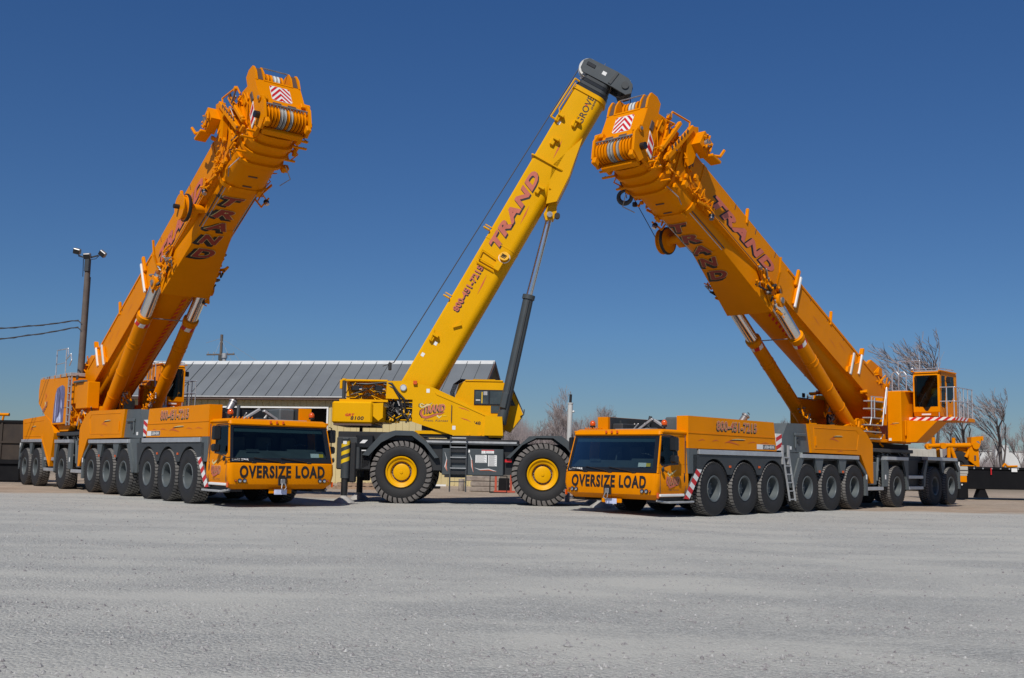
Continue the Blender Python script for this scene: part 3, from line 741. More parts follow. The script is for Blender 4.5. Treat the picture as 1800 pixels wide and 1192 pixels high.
    for s in (-1, 1):
        rtv = (-1, 0, 0) if s > 0 else (1, 0, 0)
        F = lambda d, s=s, rtv=rtv: plane_map((2.30 if s > 0 else 1.68, s*1.497, 0.86), rtv, (0, 0, 1), (0, s, 0), d)
        fancy_text(st, 'TRAND', 0.58, 0.20, F, off=0.03, shear=0.3, dx=-0.03, dy=-0.02, cw=0.03)
        st.ribbon([(0.08, 0.36), (0.02, 0.30), (0.10, 0.25), (0.24, 0.30), (0.42, 0.38)], [0.02, 0.05, 0.06, 0.05, 0.01], 'letter_cream', F(0.012))
        st.ribbon([(0.0, 0.24), (-0.03, 0.08), (0.12, -0.06), (0.34, -0.02), (0.5, 0.04)], [0.02, 0.06, 0.07, 0.04, 0.01], 'letter_red', F(0.010))
        st.text('Pratt, Kansas', 0.5, 0.05, 'trim_and_shadow_brown', lambda a, b, G=F(0.004): G(a+0.05, b-0.16), off=0.0, shear=0.3)
    st.sides('company_mark', cab)
    # side windows
    for s in (-1, 1):
        sw = MB()
        def sp(x, z, d, s=s): return Vector((x, s*(1.49-0.08*max(0, (z-1.15)/0.97)+d), z))
        fr = [(2.60, 1.42), (2.42, 2.11), (1.74, 2.11), (1.73, 1.38), (2.50, 1.34)]
        gi = [(2.555, 1.44), (2.40, 2.07), (1.78, 2.07), (1.77, 1.42), (2.48, 1.38)]
        n = len(fr); A1 = [sp(x, z, 0.006) for x, z in fr]; B1 = [sp(x, z, 0.006) for x, z in gi]; B0 = [sp(x, z, -0.03) for x, z in gi]
        sw.add(A1+B1+B0, [(i, (i+1) % n, n+(i+1) % n, n+i) for i in range(n)]+[(n+i, n+(i+1) % n, 2*n+(i+1) % n, 2*n+i) for i in range(n)], 'black_trim')
        sw.add([sp(x, z, -0.008) for x, z in gi], [tuple(range(n))], 'clear_glass')
        sw.obj('window', cab)
        mr = MB()
        yb = s*1.66
        mr.b2((2.30, yb-0.10, 1.72), (2.16, yb+0.12, 2.08), 'black_trim', 0.03); mr.b2((2.30, yb-0.10, 1.42), (2.14, yb+0.12, 1.62), 'black_trim', 0.04)
        mr.b2((2.15, yb-0.08, 1.75), (2.155, yb+0.1, 2.05), 'chrome')
        mr.tube([(2.5, s*1.45, 2.14), (2.32, s*1.62, 2.12), (2.25, yb, 2.10), (2.25, yb, 1.40), (2.35, s*1.58, 1.36), (2.52, s*1.5, 1.3)], 0.014, 'ink')
        mr.ball((2.58, s*1.56, 1.25), 0.06, 'black_trim', sc=(0.7, 0.7, 1.2))
        mr.obj('mirror', cab)
        bc = MB()
        bx, by = (1.95, s*1.18)
        bc.cyl((bx, by, 2.27), (bx, by, 2.37), 0.03, 'ink', seg=10); bc.cyl((bx, by, 2.36), (bx, by, 2.40), 0.075, 'ink', seg=14)
        bc.ball((bx, by, 2.46), 0.08, 'beacon', 8, 14, sc=(1, 1, 1.15)); bc.obj('beacon_light', cab)
        for yy, rr in ((1.20, 0.045), (1.07, 0.045), (1.31, 0.022)):
            hl = MB(); hl.lathe([(rr*1.3, 0.0), (rr*1.3, 0.02), (rr, 0.025)], 'ink', o=(2.79, s*yy, 0.69), ax=(1, 0, 0), seg=18)
            hl.lathe([(rr, 0.012), (rr*0.85, 0.03), (rr*0.4, 0.036), (0, 0.037)], 'chrome' if rr > 0.03 else 'beacon', o=(2.79, s*yy, 0.69), ax=(1, 0, 0), seg=18); hl.obj('headlight', cab)
    rf = MB()
    for y0 in (-0.32, -0.14, 0.04):
        rf.b2((2.50, y0, 2.18), (2.53, y0+0.06, 2.25), 'beacon', 0.008)
    for k in range(7):
        y0 = -1.25+k*0.09; rf.tube([(2.2, y0, 2.28), (2.22, y0+0.03, 2.34), (2.15, y0+0.07, 2.28)], 0.012, OR)
    rf.b2((2.25, -0.2, 2.28), (1.6, 0.9, 2.305), 'galvanised', 0.01)
    rf.obj('roof_lamps', cab)
    tw = MB()
    tw.b2((2.79, -0.14, 0.57), (2.825, 0.10, 0.79), 'ink', 0.01); tw.b2((2.82, -0.09, 0.60), (2.86, 0.05, 0.74), 'steel', 0.02)
    tw.tube([(2.86, -0.05, 0.62), (2.9, -0.08, 0.50), (2.88, 0.0, 0.45), (2.9, 0.05, 0.52), (2.86, 0.03, 0.62)], 0.014, 'steel')
    tw.b2((2.62, -0.32, 0.36), (2.66, 0.32, 0.47), OR, 0.01)
    tw.obj('tow_coupling', cab)
    np_ = MB(); np_.b2((2.665, -0.18, 0.33), (2.68, 0.18, 0.47), 'mural_light', 0.005)
    np_.text('CRANE', 0.26, 0.07, 'mural_violet', lambda a, b: Vector((2.684, -0.13+a, 0.365+b))) if False else None
    np_.obj('number_plate', cab)
    # ---------------- superstructure (turns with the boom)
    up = MB()
    up.cyl((-12.55, 0, 1.80), (-12.55, 0, 2.14), 0.95, DK, seg=40); up.cyl((-12.55, 0, 2.14), (-12.55, 0, 2.32), 1.05, BK, seg=40)
    for s in (-1, 1):
        up.prism([(-9.6, 2.30), (-9.3, 2.75), (-10.6, 3.1), (-12.6, 3.2), (-13.2, 3.9), (-14.1, 4.1), (-14.7, 3.6), (-14.9, 2.6), (-14.2, 2.32)], *sorted((s*0.86, s*0.98)), OR)
        up.b2((-9.7, s*0.95, 2.30), (-14.3, s*1.35, 2.42), OR, 0.02)
    up.b2((-9.7, -0.9, 2.32), (-14.6, 0.9, 2.45), OR)
    up.b2((-10.6, -0.86, 2.4), (-10.75, 0.86, 2.9), OR)
    up.cyl((BX, -1.05, BZ+0.35), (BX, 1.05, BZ+0.35), 0.16, 'steel', seg=16)
    # far-side cabinet
    up.b2((-9.9, -0.5, 2.4), (-10.4, 0.5, 2.85), DK, 0.05)
    so_ = up.obj('superstructure', root)
    # left box carrying the operator's platform
    bx = MB()
    bx.b2((-11.95, 1.42, 2.32), (-13.35, 1.93, 4.14), OR, 0.03)
    bx.b2((-12.35, 1.38, 4.12), (-13.5, 2.1, 4.16), OR)
    bx.prism([(1.93, 2.32), (2.30, 2.34), (3.05, 3.08), (1.93, 3.10)], -12.35, -13.35, OR, ax='x')
    bx.b2((-12.2, 1.94, 2.55), (-12.30, 1.99, 3.1), OR, 0.01)
    bx.b2((-11.935, 1.47, 2.37), (-11.94, 1.57, 2.46), 'white')
    for k in range(30):
        x = rng.uniform(-9.9, -11.7); y = rng.uniform(1.0, 1.4); z = rng.uniform(2.42, 2.95)
        bx.tube([(x, y, z), (x+rng.uniform(-.25, .25), y+rng.uniform(-.1, .1), z+rng.uniform(-.25, .25)), (x+rng.uniform(-.35, .35), y, z+rng.uniform(-.3, .3))], rng.choice([0.02, 0.035]), rng.choice([OR, OR, OR, 'steel']), seg=6)
    bx.b2((-10.4, 0.98, 2.42), (-11.9, 1.35, 2.6), OR, 0.02); bx.b2((-11.5, 1.0, 2.9), (-11.9, 1.44, 3.9), OR, 0.02)
    bo = bx.obj('support_box', root)
    lb = MB(); swoosh(lb, lambda d: plane_map((-11.95, 1.5, 2.92), (0, 1, 0), (0, 0, 1), (1, 0, 0), d), 0.34, 0.09); lb.obj('lettering', bo)
    stt = MB()        # boarding steps beside the boom
    yy = 1.5
    for z, x0, x1 in ((2.40, -10.45, -11.2), (2.64, -9.95, -11.25), (2.88, -10.3, -11.35), (3.13, -10.4, -11.4), (3.45, -10.45, -11.45), (3.72, -10.5, -11.5)):
        stt.b2((x0, 1.18, z-0.02), (x1, yy, z+0.02), 'galvanised', 0.005)
    for x in (-10.42, -10.66): stt.tube([(x, yy, 3.12), (x-0.02, yy, 3.86)], 0.022, 'aluminium')
    stt.tube([(-10.42, yy, 3.86), (-11.4, yy, 3.88)], 0.022, 'aluminium'); stt.tube([(-10.28, yy, 2.86), (-10.42, yy, 3.14)], 0.02, 'aluminium')
    stt.tube([(-11.33, yy, 2.88), (-11.5, yy, 3.5), (-11.76, yy, 4.25), (-11.82, yy, 4.25), (-11.6, yy, 3.3)], 0.024, 'aluminium')
    stt.b2((-10.7, 1.25, 3.4), (-11.3, 1.3, 3.85), OR)
    stt.obj('boarding_steps', root)
    # platform
    pf = MB()
    pf.b2((-12.70, 1.60, 3.10), (-14.7, 3.55, 3.23), OR, 0.01)
    for k in range(1):
        stripes(pf, [(-12.695, 1.60, 3.105), (-12.695, 3.55, 3.105), (-12.695, 3.55, 3.225), (-12.695, 1.60, 3.225)], 13, lean=1.2)
        stripes(pf, [(-12.70, 3.555, 3.105), (-14.0, 3.555, 3.105), (-14.0, 3.555, 3.225), (-12.70, 3.555, 3.225)], 7, lean=1.2)
    pf.b2((-12.8, 3.3, 3.23), (-12.95, 3.4, 3.3), OR)
    pf.obj('platform', root)
    rl = MB(); A_ = 'aluminium'; r_ = 0.02
    def post(x, y, z1, z0=3.23): rl.tube([(x, y, z0), (x, y, z1)], r_, A_)
    # front rail left part of cab front
    for y in (2.98, 3.25, 3.5): post(-12.75, y, 4.28)
    for z in (3.78, 4.28): rl.tube([(-12.75, 2.98, z), (-12.75, 3.52, z), (-14.1, 3.52, z), (-14.6, 3.52, z)], r_, A_)
    for x in (-13.2, -13.65, -14.1, -14.55): post(x, 3.52, 4.28)
    for x in (-13.3, -13.55): rl.tube([(x, 3.46, 3.23), (x, 3.46, 4.12)], 0.016, A_)
    rl.tube([(-13.3, 3.46, 4.12), (-13.42, 3.46, 4.2), (-13.55, 3.46, 4.12)], 0.016, A_)
    # hoops by the access way (right of the box)
    for y0 in (1.32, 1.58):
        rl.tube([(-12.72, y0, 3.9), (-12.72, y0, 4.78), (-12.72, y0+0.06, 4.88), (-12.72, y0+0.18, 4.88), (-12.72, y0+0.26, 4.78), (-12.72, y0+0.26, 3.25)], 0.022, A_)
    rl.tube([(-12.72, 1.32, 4.2), (-12.72, 1.85, 4.2)], r_, A_); rl.tube([(-12.72, 1.32, 3.95), (-12.74, 1.55, 3.2)], 0.03, A_); rl.tube([(-12.72, 1.5, 3.95), (-12.74, 1.75, 3.2)], 0.03, A_)
    rl.tube([(-13.6, 1.2, 4.1), (-13.6, 1.2, 5.35), (-13.6, 2.0, 5.35), (-13.6, 2.0, 4.3)], 0.018, A_); rl.tube([(-13.6, 1.2, 4.8), (-13.6, 2.0, 4.8)], 0.016, A_)
    rl.ball((-13.6, 1.72, 5.05), 0.06, A_)
    rl.obj('railing', root)
    # operator's cab
    oc = MB()
    for y0, y1 in ((2.08, 2.15), (2.95, 3.03)):
        oc.prism([(-12.72, 3.42), (-12.72, 4.68), (-12.80, 4.84), (-12.90, 4.84), (-12.86, 3.42)], y0, y1, OR)
    oc.prism([(-12.72, 3.42), (-12.80, 3.26), (-14.40, 3.26), (-14.40, 3.42)], 2.08, 3.03, OR); oc.b2((-12.72, 2.15, 3.42), (-12.80, 2.95, 3.60), OR)
    oc.prism([(-12.74, 4.72), (-12.80, 4.85), (-13.1, 4.90), (-14.3, 4.92), (-14.42, 4.80), (-14.42, 4.74)], 2.08, 3.03, OR)
    oc.b2((-14.34, 2.08, 3.42), (-14.42, 3.03, 4.74), OR); oc.b2((-12.86, 2.08, 3.42), (-14.34, 2.13, 4.74), OR)
    oc.prism([(-12.86, 3.42), (-12.86, 3.60), (-13.18, 3.55), (-13.30, 3.95), (-13.28, 4.74), (-13.42, 4.74), (-13.42, 3.85), (-13.8, 3.75), (-14.05, 3.95), (-14.2, 4.3), (-14.15, 4.74), (-14.34, 4.74), (-14.34, 3.42)], 2.98, 3.03, OR)
    oc.b2((-12.9, 2.14, 3.43), (-14.33, 2.97, 3.46), 'cabin_inside'); oc.b2((-14.32, 2.14, 3.46), (-14.33, 2.97, 4.73), 'cabin_inside'); oc.b2((-12.9, 2.135, 3.46), (-14.32, 2.145, 4.73), 'cabin_inside')
    for y in (2.02, 2.98): oc.b2((-12.66, y+0.02, 4.86), (-14.3, y+0.1, 4.90), OR)
    oco = oc.obj('operator_cab', root)
    st_ = MB(); st_.b2((-13.3, 2.35, 3.5), (-13.75, 2.8, 3.72), 'black_trim', 0.05); st_.b2((-13.65, 2.36, 3.7), (-13.78, 2.78, 4.35), 'black_trim', 0.05); st_.b2((-13.66, 2.48, 4.37), (-13.76, 2.68, 4.55), 'black_trim', 0.04); st_.b2((-13.60, 2.40, 4.0), (-13.645, 2.62, 4.32), 'signal_yellow', 0.02)
    st_.obj('seat', oco); st_ = MB(); st_.b2((-12.95, 2.3, 3.46), (-13.1, 2.4, 3.85), 'dash', 0.02); st_.b2((-12.92, 2.22, 3.85), (-13.05, 2.5, 4.08), 'dash', 0.02); st_.tube([(-13.1, 2.62, 3.5), (-13.05, 2.62, 4.0), (-12.98, 2.7, 4.1)], 0.02, 'dash'); st_.b2((-13.35, 2.85, 3.5), (-13.7, 2.95, 3.95), 'dash', 0.03); st_.obj('console', oco)
    og = MB()
    og.poly3([(-12.712, y, z) for y, z in [(2.14, 3.62), (2.42, 3.60), (2.52, 3.45), (2.60, 3.45), (2.70, 3.60), (2.95, 3.64), (2.96, 4.66), (2.90, 4.73), (2.18, 4.73), (2.13, 4.66)]], 'clear_glass')
    og.obj('windscreen', oco)
    for pl in ([(-12.86, 3.60), (-12.84, 4.74), (-13.28, 4.78), (-13.30, 3.95), (-13.18, 3.55)], [(-13.42, 3.85), (-13.42, 4.78), (-14.15, 4.80), (-14.2, 4.3), (-14.05, 3.95), (-13.8, 3.75)]):
        og = MB(); og.poly3([(x, 3.02, z) for x, z in pl], 'clear_glass'); og.obj('window', oco)
    dt = MB()
    dt.tube([(-12.69, 2.3, 3.62), (-12.68, 2.55, 4.1)], 0.012, 'ink'); dt.b2((-12.69, 2.05, 4.86), (-12.72, 3.05, 4.9), 'aluminium')
    dt.tube([(-12.75, 2.1, 4.97), (-12.75, 3.0, 4.97), (-14.2, 3.0, 5.0), (-14.2, 2.1, 5.0), (-12.75, 2.1, 4.97)], 0.014, A_)
    for x, y in ((-12.75, 2.1), (-12.75, 3.0), (-14.2, 3.0), (-13.5, 3.0)): dt.tube([(x, y, 4.88), (x, y, 4.98)], 0.012, A_)
    dt.b2((-13.0, 3.15, 4.45), (-13.12, 3.3, 4.65), 'black_trim', 0.02); dt.tube([(-13.05, 3.03, 4.5), (-13.05, 3.2, 4.55)], 0.012, 'ink')
    dt.b2((-12.655, 2.40, 3.30), (-12.665, 2.72, 3.35), 'white')
    dt.obj('cab_fittings', oco)
    # right-hand cabinet (oil tank) with its mural, catwalk and ladder
    tk = MB()
    tk.prism([(-12.15, 2.38), (-12.15, 4.08), (-16.3, 4.20), (-16.42, 3.75), (-16.35, 3.25), (-15.0, 2.62), (-14.15, 2.38)], -1.5, -0.95, OR)
    tk.b2((-10.1, -1.42, 2.90), (-11.5, -1.0, 3.84), OR, 0.02); tk.b2((-11.5, -1.4, 3.1), (-12.15, -1.05, 3.9), OR, 0.02)
    tk.prism([(-12.2, 2.38), (-14.1, 2.38), (-13.6, 2.12), (-12.5, 2.12)], -1.35, -0.95, OR)
    tk.b2((-12.16, -1.502, 2.97), (-13.1, -1.506, 2.985), 'trim_and_shadow_brown')
    for k in range(34):
        x = rng.uniform(-10.1, -12.0); y = -rng.uniform(1.0, 1.42); z = rng.uniform(2.2, 2.85)
        tk.tube([(x, y, z), (x+rng.uniform(-.2, .2), y+rng.uniform(-.1, .1), z+rng.uniform(-.25, .25)), (x+rng.uniform(-.3, .3), y, z+rng.uniform(-.35, .3))], rng.choice([0.02, 0.035, 0.05]), rng.choice([OR, OR, OR, 'steel', DK]), seg=6)
    tko = tk.obj('tank_cabinet', root)
    mu = MB(); F = lambda d: plane_map((0, -1.5, 0), (1, 0, 0), (0, 0, 1), (0, -1, 0), d)
    mu.poly3([F(0.004)(a, b) for a, b in ((-14.12, 2.44), (-12.72, 2.44), (-12.66, 3.5), (-12.75, 3.76), (-13.05, 3.84), (-13.4, 3.80), (-13.75, 3.74), (-13.95, 3.5), (-14.08, 3.0))], 'mural_violet')
    mu.ribbon([(-13.75, 3.6), (-13.85, 3.1), (-13.8, 2.5)], [0.03, 0.10, 0.08], 'mural_light', F(0.007)); mu.ribbon([(-13.1, 3.3), (-13.05, 3.05), (-13.0, 2.95)], [0.03, 0.14, 0.04], 'mural_light', F(0.007))
    mu.poly3([F(0.007)(a, b) for a, b in ((-13.6, 2.45), (-13.0, 2.45), (-13.05, 2.72), (-13.15, 2.86), (-13.35, 2.68), (-13.55, 2.6))], 'mural_light')
    mu.ribbon([(-13.5, 3.75), (-13.3, 3.55), (-13.35, 2.9), (-13.45, 2.5)], [0.03, 0.05, 0.07, 0.03], 'ink', F(0.006))
    mu.ribbon([(-15.4, 3.62), (-15.25, 3.5), (-15.35, 3.38)], [0.03, 0.13, 0.03], 'flame_red', F(0.005)); mu.ribbon([(-15.4, 3.3), (-15.3, 3.2), (-15.35, 3.1)], [0.03, 0.16, 0.03], 'letter_cream', F(0.005))
    fancy_text(mu, 'TRAND', 0.72, 0.17, lambda d: plane_map((-15.6, -1.5, 2.82), (0.85, 0, 0.5), (-0.5, 0, 0.85), (0, -1, 0), d), off=0.03, shear=0.3)
    mu.obj('lettering', tko)
    ck = MB(); ck.b2((-12.2, -1.48, 4.14), (-16.35, -0.95, 4.27), 'galvanised', 0.01)
    for k in range(5): ck.b2((-12.6-k*0.8, -1.5, 4.10), (-12.66-k*0.8, -1.51, 4.26), OR)
    for x in (-13.2, -14.5): ck.tube([(x, -1.4, 4.25), (x, -1.4, 5.22)], 0.022, A_)
    ck.tube([(-14.5, -1.4, 5.25), (-13.0, -1.4, 5.22), (-12.9, -1.4, 4.98)], 0.02, A_); ck.tube([(-14.5, -1.4, 4.7), (-13.2, -1.4, 4.7)], 0.016, A_)
    ck.tube([(-13.2, -1.4, 4.8), (-12.75, -1.4, 4.93), (-12.55, -1.4, 4.98), (-12.45, -1.4, 4.75), (-12.7, -1.4, 4.55)], 0.024, A_)
    ck.obj('catwalk', root)
    l2 = MB()
    for x in (-11.72, -12.08): l2.b2((x, -1.52, 2.32), (x-0.06, -1.56, 4.1), 'galvanised')
    for k in range(7): l2.b2((-11.75, -1.53, 2.42+k*0.26), (-12.1, -1.56, 2.46+k*0.26), 'galvanised')
    l2.b2((-10.6, -1.3, 3.84), (-11.7, -1.5, 3.92), GR_, 0.02); l2.b2((-11.2, -1.45, 3.95), (-11.4, -1.5, 4.12), DK, 0.02)
    l2.obj('ladder', root)
    # ---------------- boom
    ang = R(BANG)
    MBm = Matrix.Translation((BX, 0, BZ)) @ Matrix.Rotation(-ang, 4, 'Y')
    b = MB(MBm)
    pr = boom_profile()
    b.loft([[(u, y, v) for y, v in pr] for u in (0.9, 16.3)], OR)
    # foot narrows to the pivot
    b.prism([(1.0, 1.15), (0.2, 0.9), (-0.35, 0.45), (-0.3, 0.1), (0.2, -0.25), (1.0, -0.75)], -0.72, -0.6, OR); b.prism([(1.0, 1.15), (0.2, 0.9), (-0.35, 0.45), (-0.3, 0.1), (0.2, -0.25), (1.0, -0.75)], 0.6, 0.72, OR)
    b.b2((0.0, -0.6, 0.2), (1.0, 0.6, 1.0), OR)
    # stiffening lips along the lower chord and the top edge
    for s in (-1, 1):
        b.b2((1.2, s*0.75, -0.012), (16.2, s*0.79, 0.025), OR)
        b.b2((2.2, s*0.75, 1.02), (9.4, s*0.775, 1.07), OR)
    # cylinder skirt under the boom
    lo = [i for i, (y, v) in enumerate(pr) if v <= 0.021]; i0 = lo[1]; NS = 20
    sq = {}
    for i in lo:
        y, v = pr[i]
        if v > 0: sq[i] = (math.copysign(0.80, y), 0.0)
        elif abs(v+0.02) < 1e-6: sq[i] = (math.copysign(0.80, y), -0.04)
        else:
            t_ = math.pi*(i-i0)/NS; c_, s_ = math.cos(t_), math.sin(t_); k = 1/max(abs(c_), abs(s_), 1e-6); sq[i] = (-0.80*c_*k, -0.82*s_*k)
    U1, U0 = 12.9, 9.85
    def skirt(f): return [(pr[i][0]*(1-f)+sq[i][0]*f, pr[i][1]*(1-f)+sq[i][1]*f-0.006) for i in lo]
    b.loft([[(U1+(U0-U1)*f, y, v) for y, v in skirt(f)] for f in (0, 0.25, 0.5, 0.75, 1.0)], OR, closed=False, caps=False)
    b.poly3([(U0, sq[i][0], sq[i][1]) for i in lo], 'orange')
    for s in (-1, 1): b.prism([(11.3, 0.0), (9.85, 0.0), (9.85, -0.80)], *sorted((s*0.795, s*0.81)), OR)
    # the inner sections step out towards the head
    for u0, u1, hw_, bt in ((14.85, 15.0, 0.77, -0.54), (15.0, 16.1, 0.72, -0.50), (16.1, 16.22, 0.79, -0.66), (16.22, 16.5, 0.73, -0.58), (16.5, 16.62, 0.78, -0.66), (16.62, 16.9, 0.73, -0.58), (16.9, 17.02, 0.77, -0.66), (17.02, 17.3, 0.70, -0.56)):
        p2 = boom_profile(hw=hw_, bot=bt, lip=0.04, top=1.22 if hw_ > 0.74 else 1.18); b.loft([[(u, y, v) for y, v in p2] for u in (u0, u1)], OR)
    for s in (-1, 1):
        b.tube([(12.8, s*0.56, -0.31), (14.85, s*0.56, -0.31)], 0.02, 'trim_and_shadow_brown'); b.tube([(12.8, s*0.50, -0.36), (14.85, s*0.50, -0.36)], 0.014, 'aluminium')
        b.box((14.93, s*0.45, -0.56), (0.25, 0.12, 0.06), OR, 0.02)
    for k in range(9): b.b2((15.1+k*0.11, -0.14, -0.53), (15.13+k*0.11, 0.14, -0.50), 'trim_and_shadow_brown') if k % 4 == 0 else None
    bo_ = b.obj('boom', root)
    # boom lettering
    lt = MB(MBm)
    for s in (1, -1):
        u0 = 14.15 if s > 0 else 10.0; sg = -1 if s > 0 else 1
        def FF(d, s=s, u0=u0, sg=sg): return lambda a, bb_: Vector((u0+sg*a, s*(0.75+d), 0.28+bb_))
        fancy_text(lt, 'TRAND', 3.95, 0.44, FF, off=0.05, shear=0.42, dx=-0.085, dy=-0.055, fill='letter_pink', cream=False, cw=0.012, spacing=1.15)
        for u, v in ((7.0, 0.55), (5.6, 0.45), (4.9, 0.7)):
            lt.ribbon([(u-0.3, v-0.05), (u, v), (u+0.3, v+0.02)], [0.004, 0.025, 0.004], 'flame_red', lambda a, bb_, s=s: Vector((a, s*0.754, bb_)))
    def under(y, d, u=16.0):      # point on the rounded underside or on the skirt
        pp = [pr[i] for i in lo] if u >= U1 else skirt(min(1, (U1-u)/(U1-U0)))
        best = None
        for (ya, va), (yb, vb) in zip(pp, pp[1:]):
            if ya <= y <= yb and yb > ya:
                t = (y-ya)/(yb-ya); best = va*(1-t)+vb*t
        return (best if best is not None else -0.4)-d
    for k, ch in enumerate('TRAND'):
        u0 = 14.05-k*0.60
        def FF(d, u0=u0): return lambda a, bb_: Vector((u0+bb_*0.95+a*0.05, -0.45+a, under(-0.45+a, d+0.012, u0+bb_*0.95+a*0.05)))
        fancy_text(lt, ch, 0.75, 0.50, FF, off=0.06, shear=0.25, dx=-0.10, dy=-0.07, fill='letter_red', strips=3, cw=0.015, shadow=True) if False else None
        bb = lt.text(ch, 0.68, 0.42, 'letter_dark', FF(0.016), off=0.045, shear=0.2, xs_=14, strips=4)
        # cut across the curve: the letter bodies follow the underside
        lt.text(ch, 0.68, 0.42, 'letter_cream', FF(0.011), off=0.062, shear=0.2, xs_=14, strips=4, x0=bb)
        lt.text(ch, 0.68, 0.42, 'ink', (lambda a, c, G=FF(0.006): G(a-0.10, c-0.085)), off=0.085, shear=0.2, xs_=14, strips=4, x0=bb)
    stripes(lt, [(3.5, 0.20, under(0.2, 0.02)), (9.2, 0.20, under(0.2, 0.02)), (9.2, 0.32, under(0.32, 0.02)), (3.5, 0.32, under(0.32, 0.02))], 46, m2='orange', lean=1.0)
    lt.obj('lettering', bo_)
    # fittings along the boom
    gb = MB(MBm); pw = MB(MBm); hn = MB(MBm)
    for s in (1, -1):
        for u in (12.3, 6.05):
            m_ = MB(MBm); m_.box((u, s*0.74, 1.18), (0.09, 0.1, 0.5), OR, 0.02, rot=Matrix.Rotation(R(12), 3, 'Y')); m_.obj('rope_guide', root)
        for u, v, hh, mt in ((8.68, 0.62, 1.15, 'white'), (4.15, 0.42, 0.85, 'dirty_white'), (3.55, 0.72, 0.8, 'white')):
            m_ = MB(MBm); m_.box((u, s*0.86, v), (0.09, 0.06, hh), mt, 0.01); m_.box((u, s*0.80, v), (0.12, 0.1, hh*0.8), OR, 0.02)
            if u > 8: m_.box((u+0.12, s*0.80, 1.1), (0.14, 0.1, 0.6), OR, 0.02)
            m_.obj('guide_bar', root)
        m_ = MB(MBm); m_.prism([(3.3, 1.0), (4.35, 0.2), (4.35, 0.0), (3.0, 0.0)], *sorted((s*0.75, s*0.84)), OR); m_.b2((3.5, s*0.76, 1.1), (3.6, s*0.9, 1.35), OR)
        m_.box((3.0, s*0.9, -0.1), (0.5, 0.1, 0.1), OR, 0.02, rot=Matrix.Rotation(R(35), 3, 'Y')); m_.box((3.15, s*0.98, -0.2), (0.12, 0.25, 0.07), OR); m_.obj('side_bracket', root)
        for k in range(38):
            u = 9.2+rng.random()*2.0; v = -0.62+rng.random()*0.75
            pw.tube([(u, s*0.84, v), (u+rng.uniform(-.2, .2), s*0.92, v+rng.uniform(-.12, .12)), (u+rng.uniform(-.3, .3), s*0.84, v+rng.uniform(-.12, .12))], rng.choice([0.02, 0.03, 0.045]), rng.choice([OR, OR, 'steel', BK]), seg=6)
        pw.tube([(9.2, s*0.82, -0.05), (10.4, s*0.84, 0.02), (11.2, s*0.8, 0.10)], 0.035, OR); pw.tube([(10.0, s*0.85, 0.0), (10.3, s*1.05, 0.35), (10.55, s*1.12, 0.75)], 0.045, OR)
        pw.cyl((9.75, s*0.86, -0.35), (9.75, s*1.0, -0.35), 0.22, OR, seg=18); pw.cyl((9.75, s*1.0, -0.35), (9.75, s*1.04, -0.35), 0.10, 'steel', seg=12)
        pw.tube([(11.2, s*0.78, 0.05), (13.0, s*0.78, 0.04), (14.2, s*0.78, 0.06)], 0.018, 'trim_and_shadow_brown')
        hn.box((14.6, s*0.88, -0.05), (0.9, 0.05, 0.08), OR, 0.01, rot=Matrix.Rotation(R(18), 3, 'Y')); hn.tube([(14.1, s*0.76, 0.0), (14.0, s*0.98, -0.2), (14.5, s*1.0, -0.25)], 0.03, OR)
        hn.tube([(14.3, s*0.8, 0.1), (15.5, s*0.84, 0.15), (15.8, s*0.8, 0.5)], 0.022, OR)
        for k in range(14):
            u = rng.uniform(13.9, 15.4); pw.tube([(u, s*0.76, rng.uniform(-.1, .25)), (u+rng.uniform(-.2, .2), s*rng.uniform(.85, 1.0), rng.uniform(-.2, .3)), (u+rng.uniform(-.3, .3), s*0.78, rng.uniform(-.2, .2))], rng.choice([0.015, 0.025]), OR, seg=5)
        lm = MB(MBm); lm.ball((14.35, s*0.98, -0.28), 0.09, 'black_trim'); lm.cyl((14.35, s*0.98, -0.30), (14.35, s*1.0, -0.38), 0.07, 'chrome', seg=12); lm.tube([(14.5, s*0.78, -0.05), (14.4, s*0.95, -0.2)], 0.02, OR); lm.obj('work_lamp', root)
        for k in range(7):     # bolted pads and weld seams along the side plate
            u = 4.9+k*1.35; hn.b2((u, s*0.752, 0.93), (u+0.03, s*0.756, 1.12), 'trim_and_shadow_brown')
    pw.sides('pipework', root); hn.sides('grab_handle', root)
    ft = MB(MBm)
    ft.b2((1.0, -0.5, 1.2), (2.5, 0.5, 1.5), OR, 0.05)
    for s in (-1, 1): ft.prism([(0.9, 1.1), (1.3, 1.75), (2.3, 1.6), (2.6, 1.2)], *sorted((s*0.5, s*0.62)), OR); ft.cyl((1.6, s*0.62, 1.45), (1.6, s*0.72, 1.45), 0.16, OR, seg=14)
    for k in range(14):
        u = rng.uniform(0.3, 2.4); ft.tube([(u, 0.7, rng.uniform(0.7, 1.3)), (u+rng.uniform(-.3, .3), 0.8, rng.uniform(0.9, 1.5))], 0.03, OR, seg=6); ft.tube([(u, -0.7, rng.uniform(0.7, 1.3)), (u+rng.uniform(-.3, .3), -0.8, rng.uniform(0.9, 1.5))], 0.03, OR, seg=6)
    ft.obj('winch', root)
    # cable drum on the right-hand side
    dr = MB(MBm)
    yc = -1.12
    dr.lathe([(0.0, 0.16), (0.14, 0.16), (0.20, 0.10), (0.38, 0.08), (0.41, 0.0), (0.36, -0.03), (0.33, 0.0), (0.33, -0.12), (0.40, -0.14), (0.40, -0.17), (0, -0.17)][::-1], OR, o=(13.35, yc-0.08, -0.15), ax=(0, 1, 0), seg=36)
    dr.lathe([(0.40, 0.09), (0.43, 0.05), (0.43, 0.0), (0.40, -0.02)], 'ink', o=(13.35, yc-0.08, -0.15), seg=36)
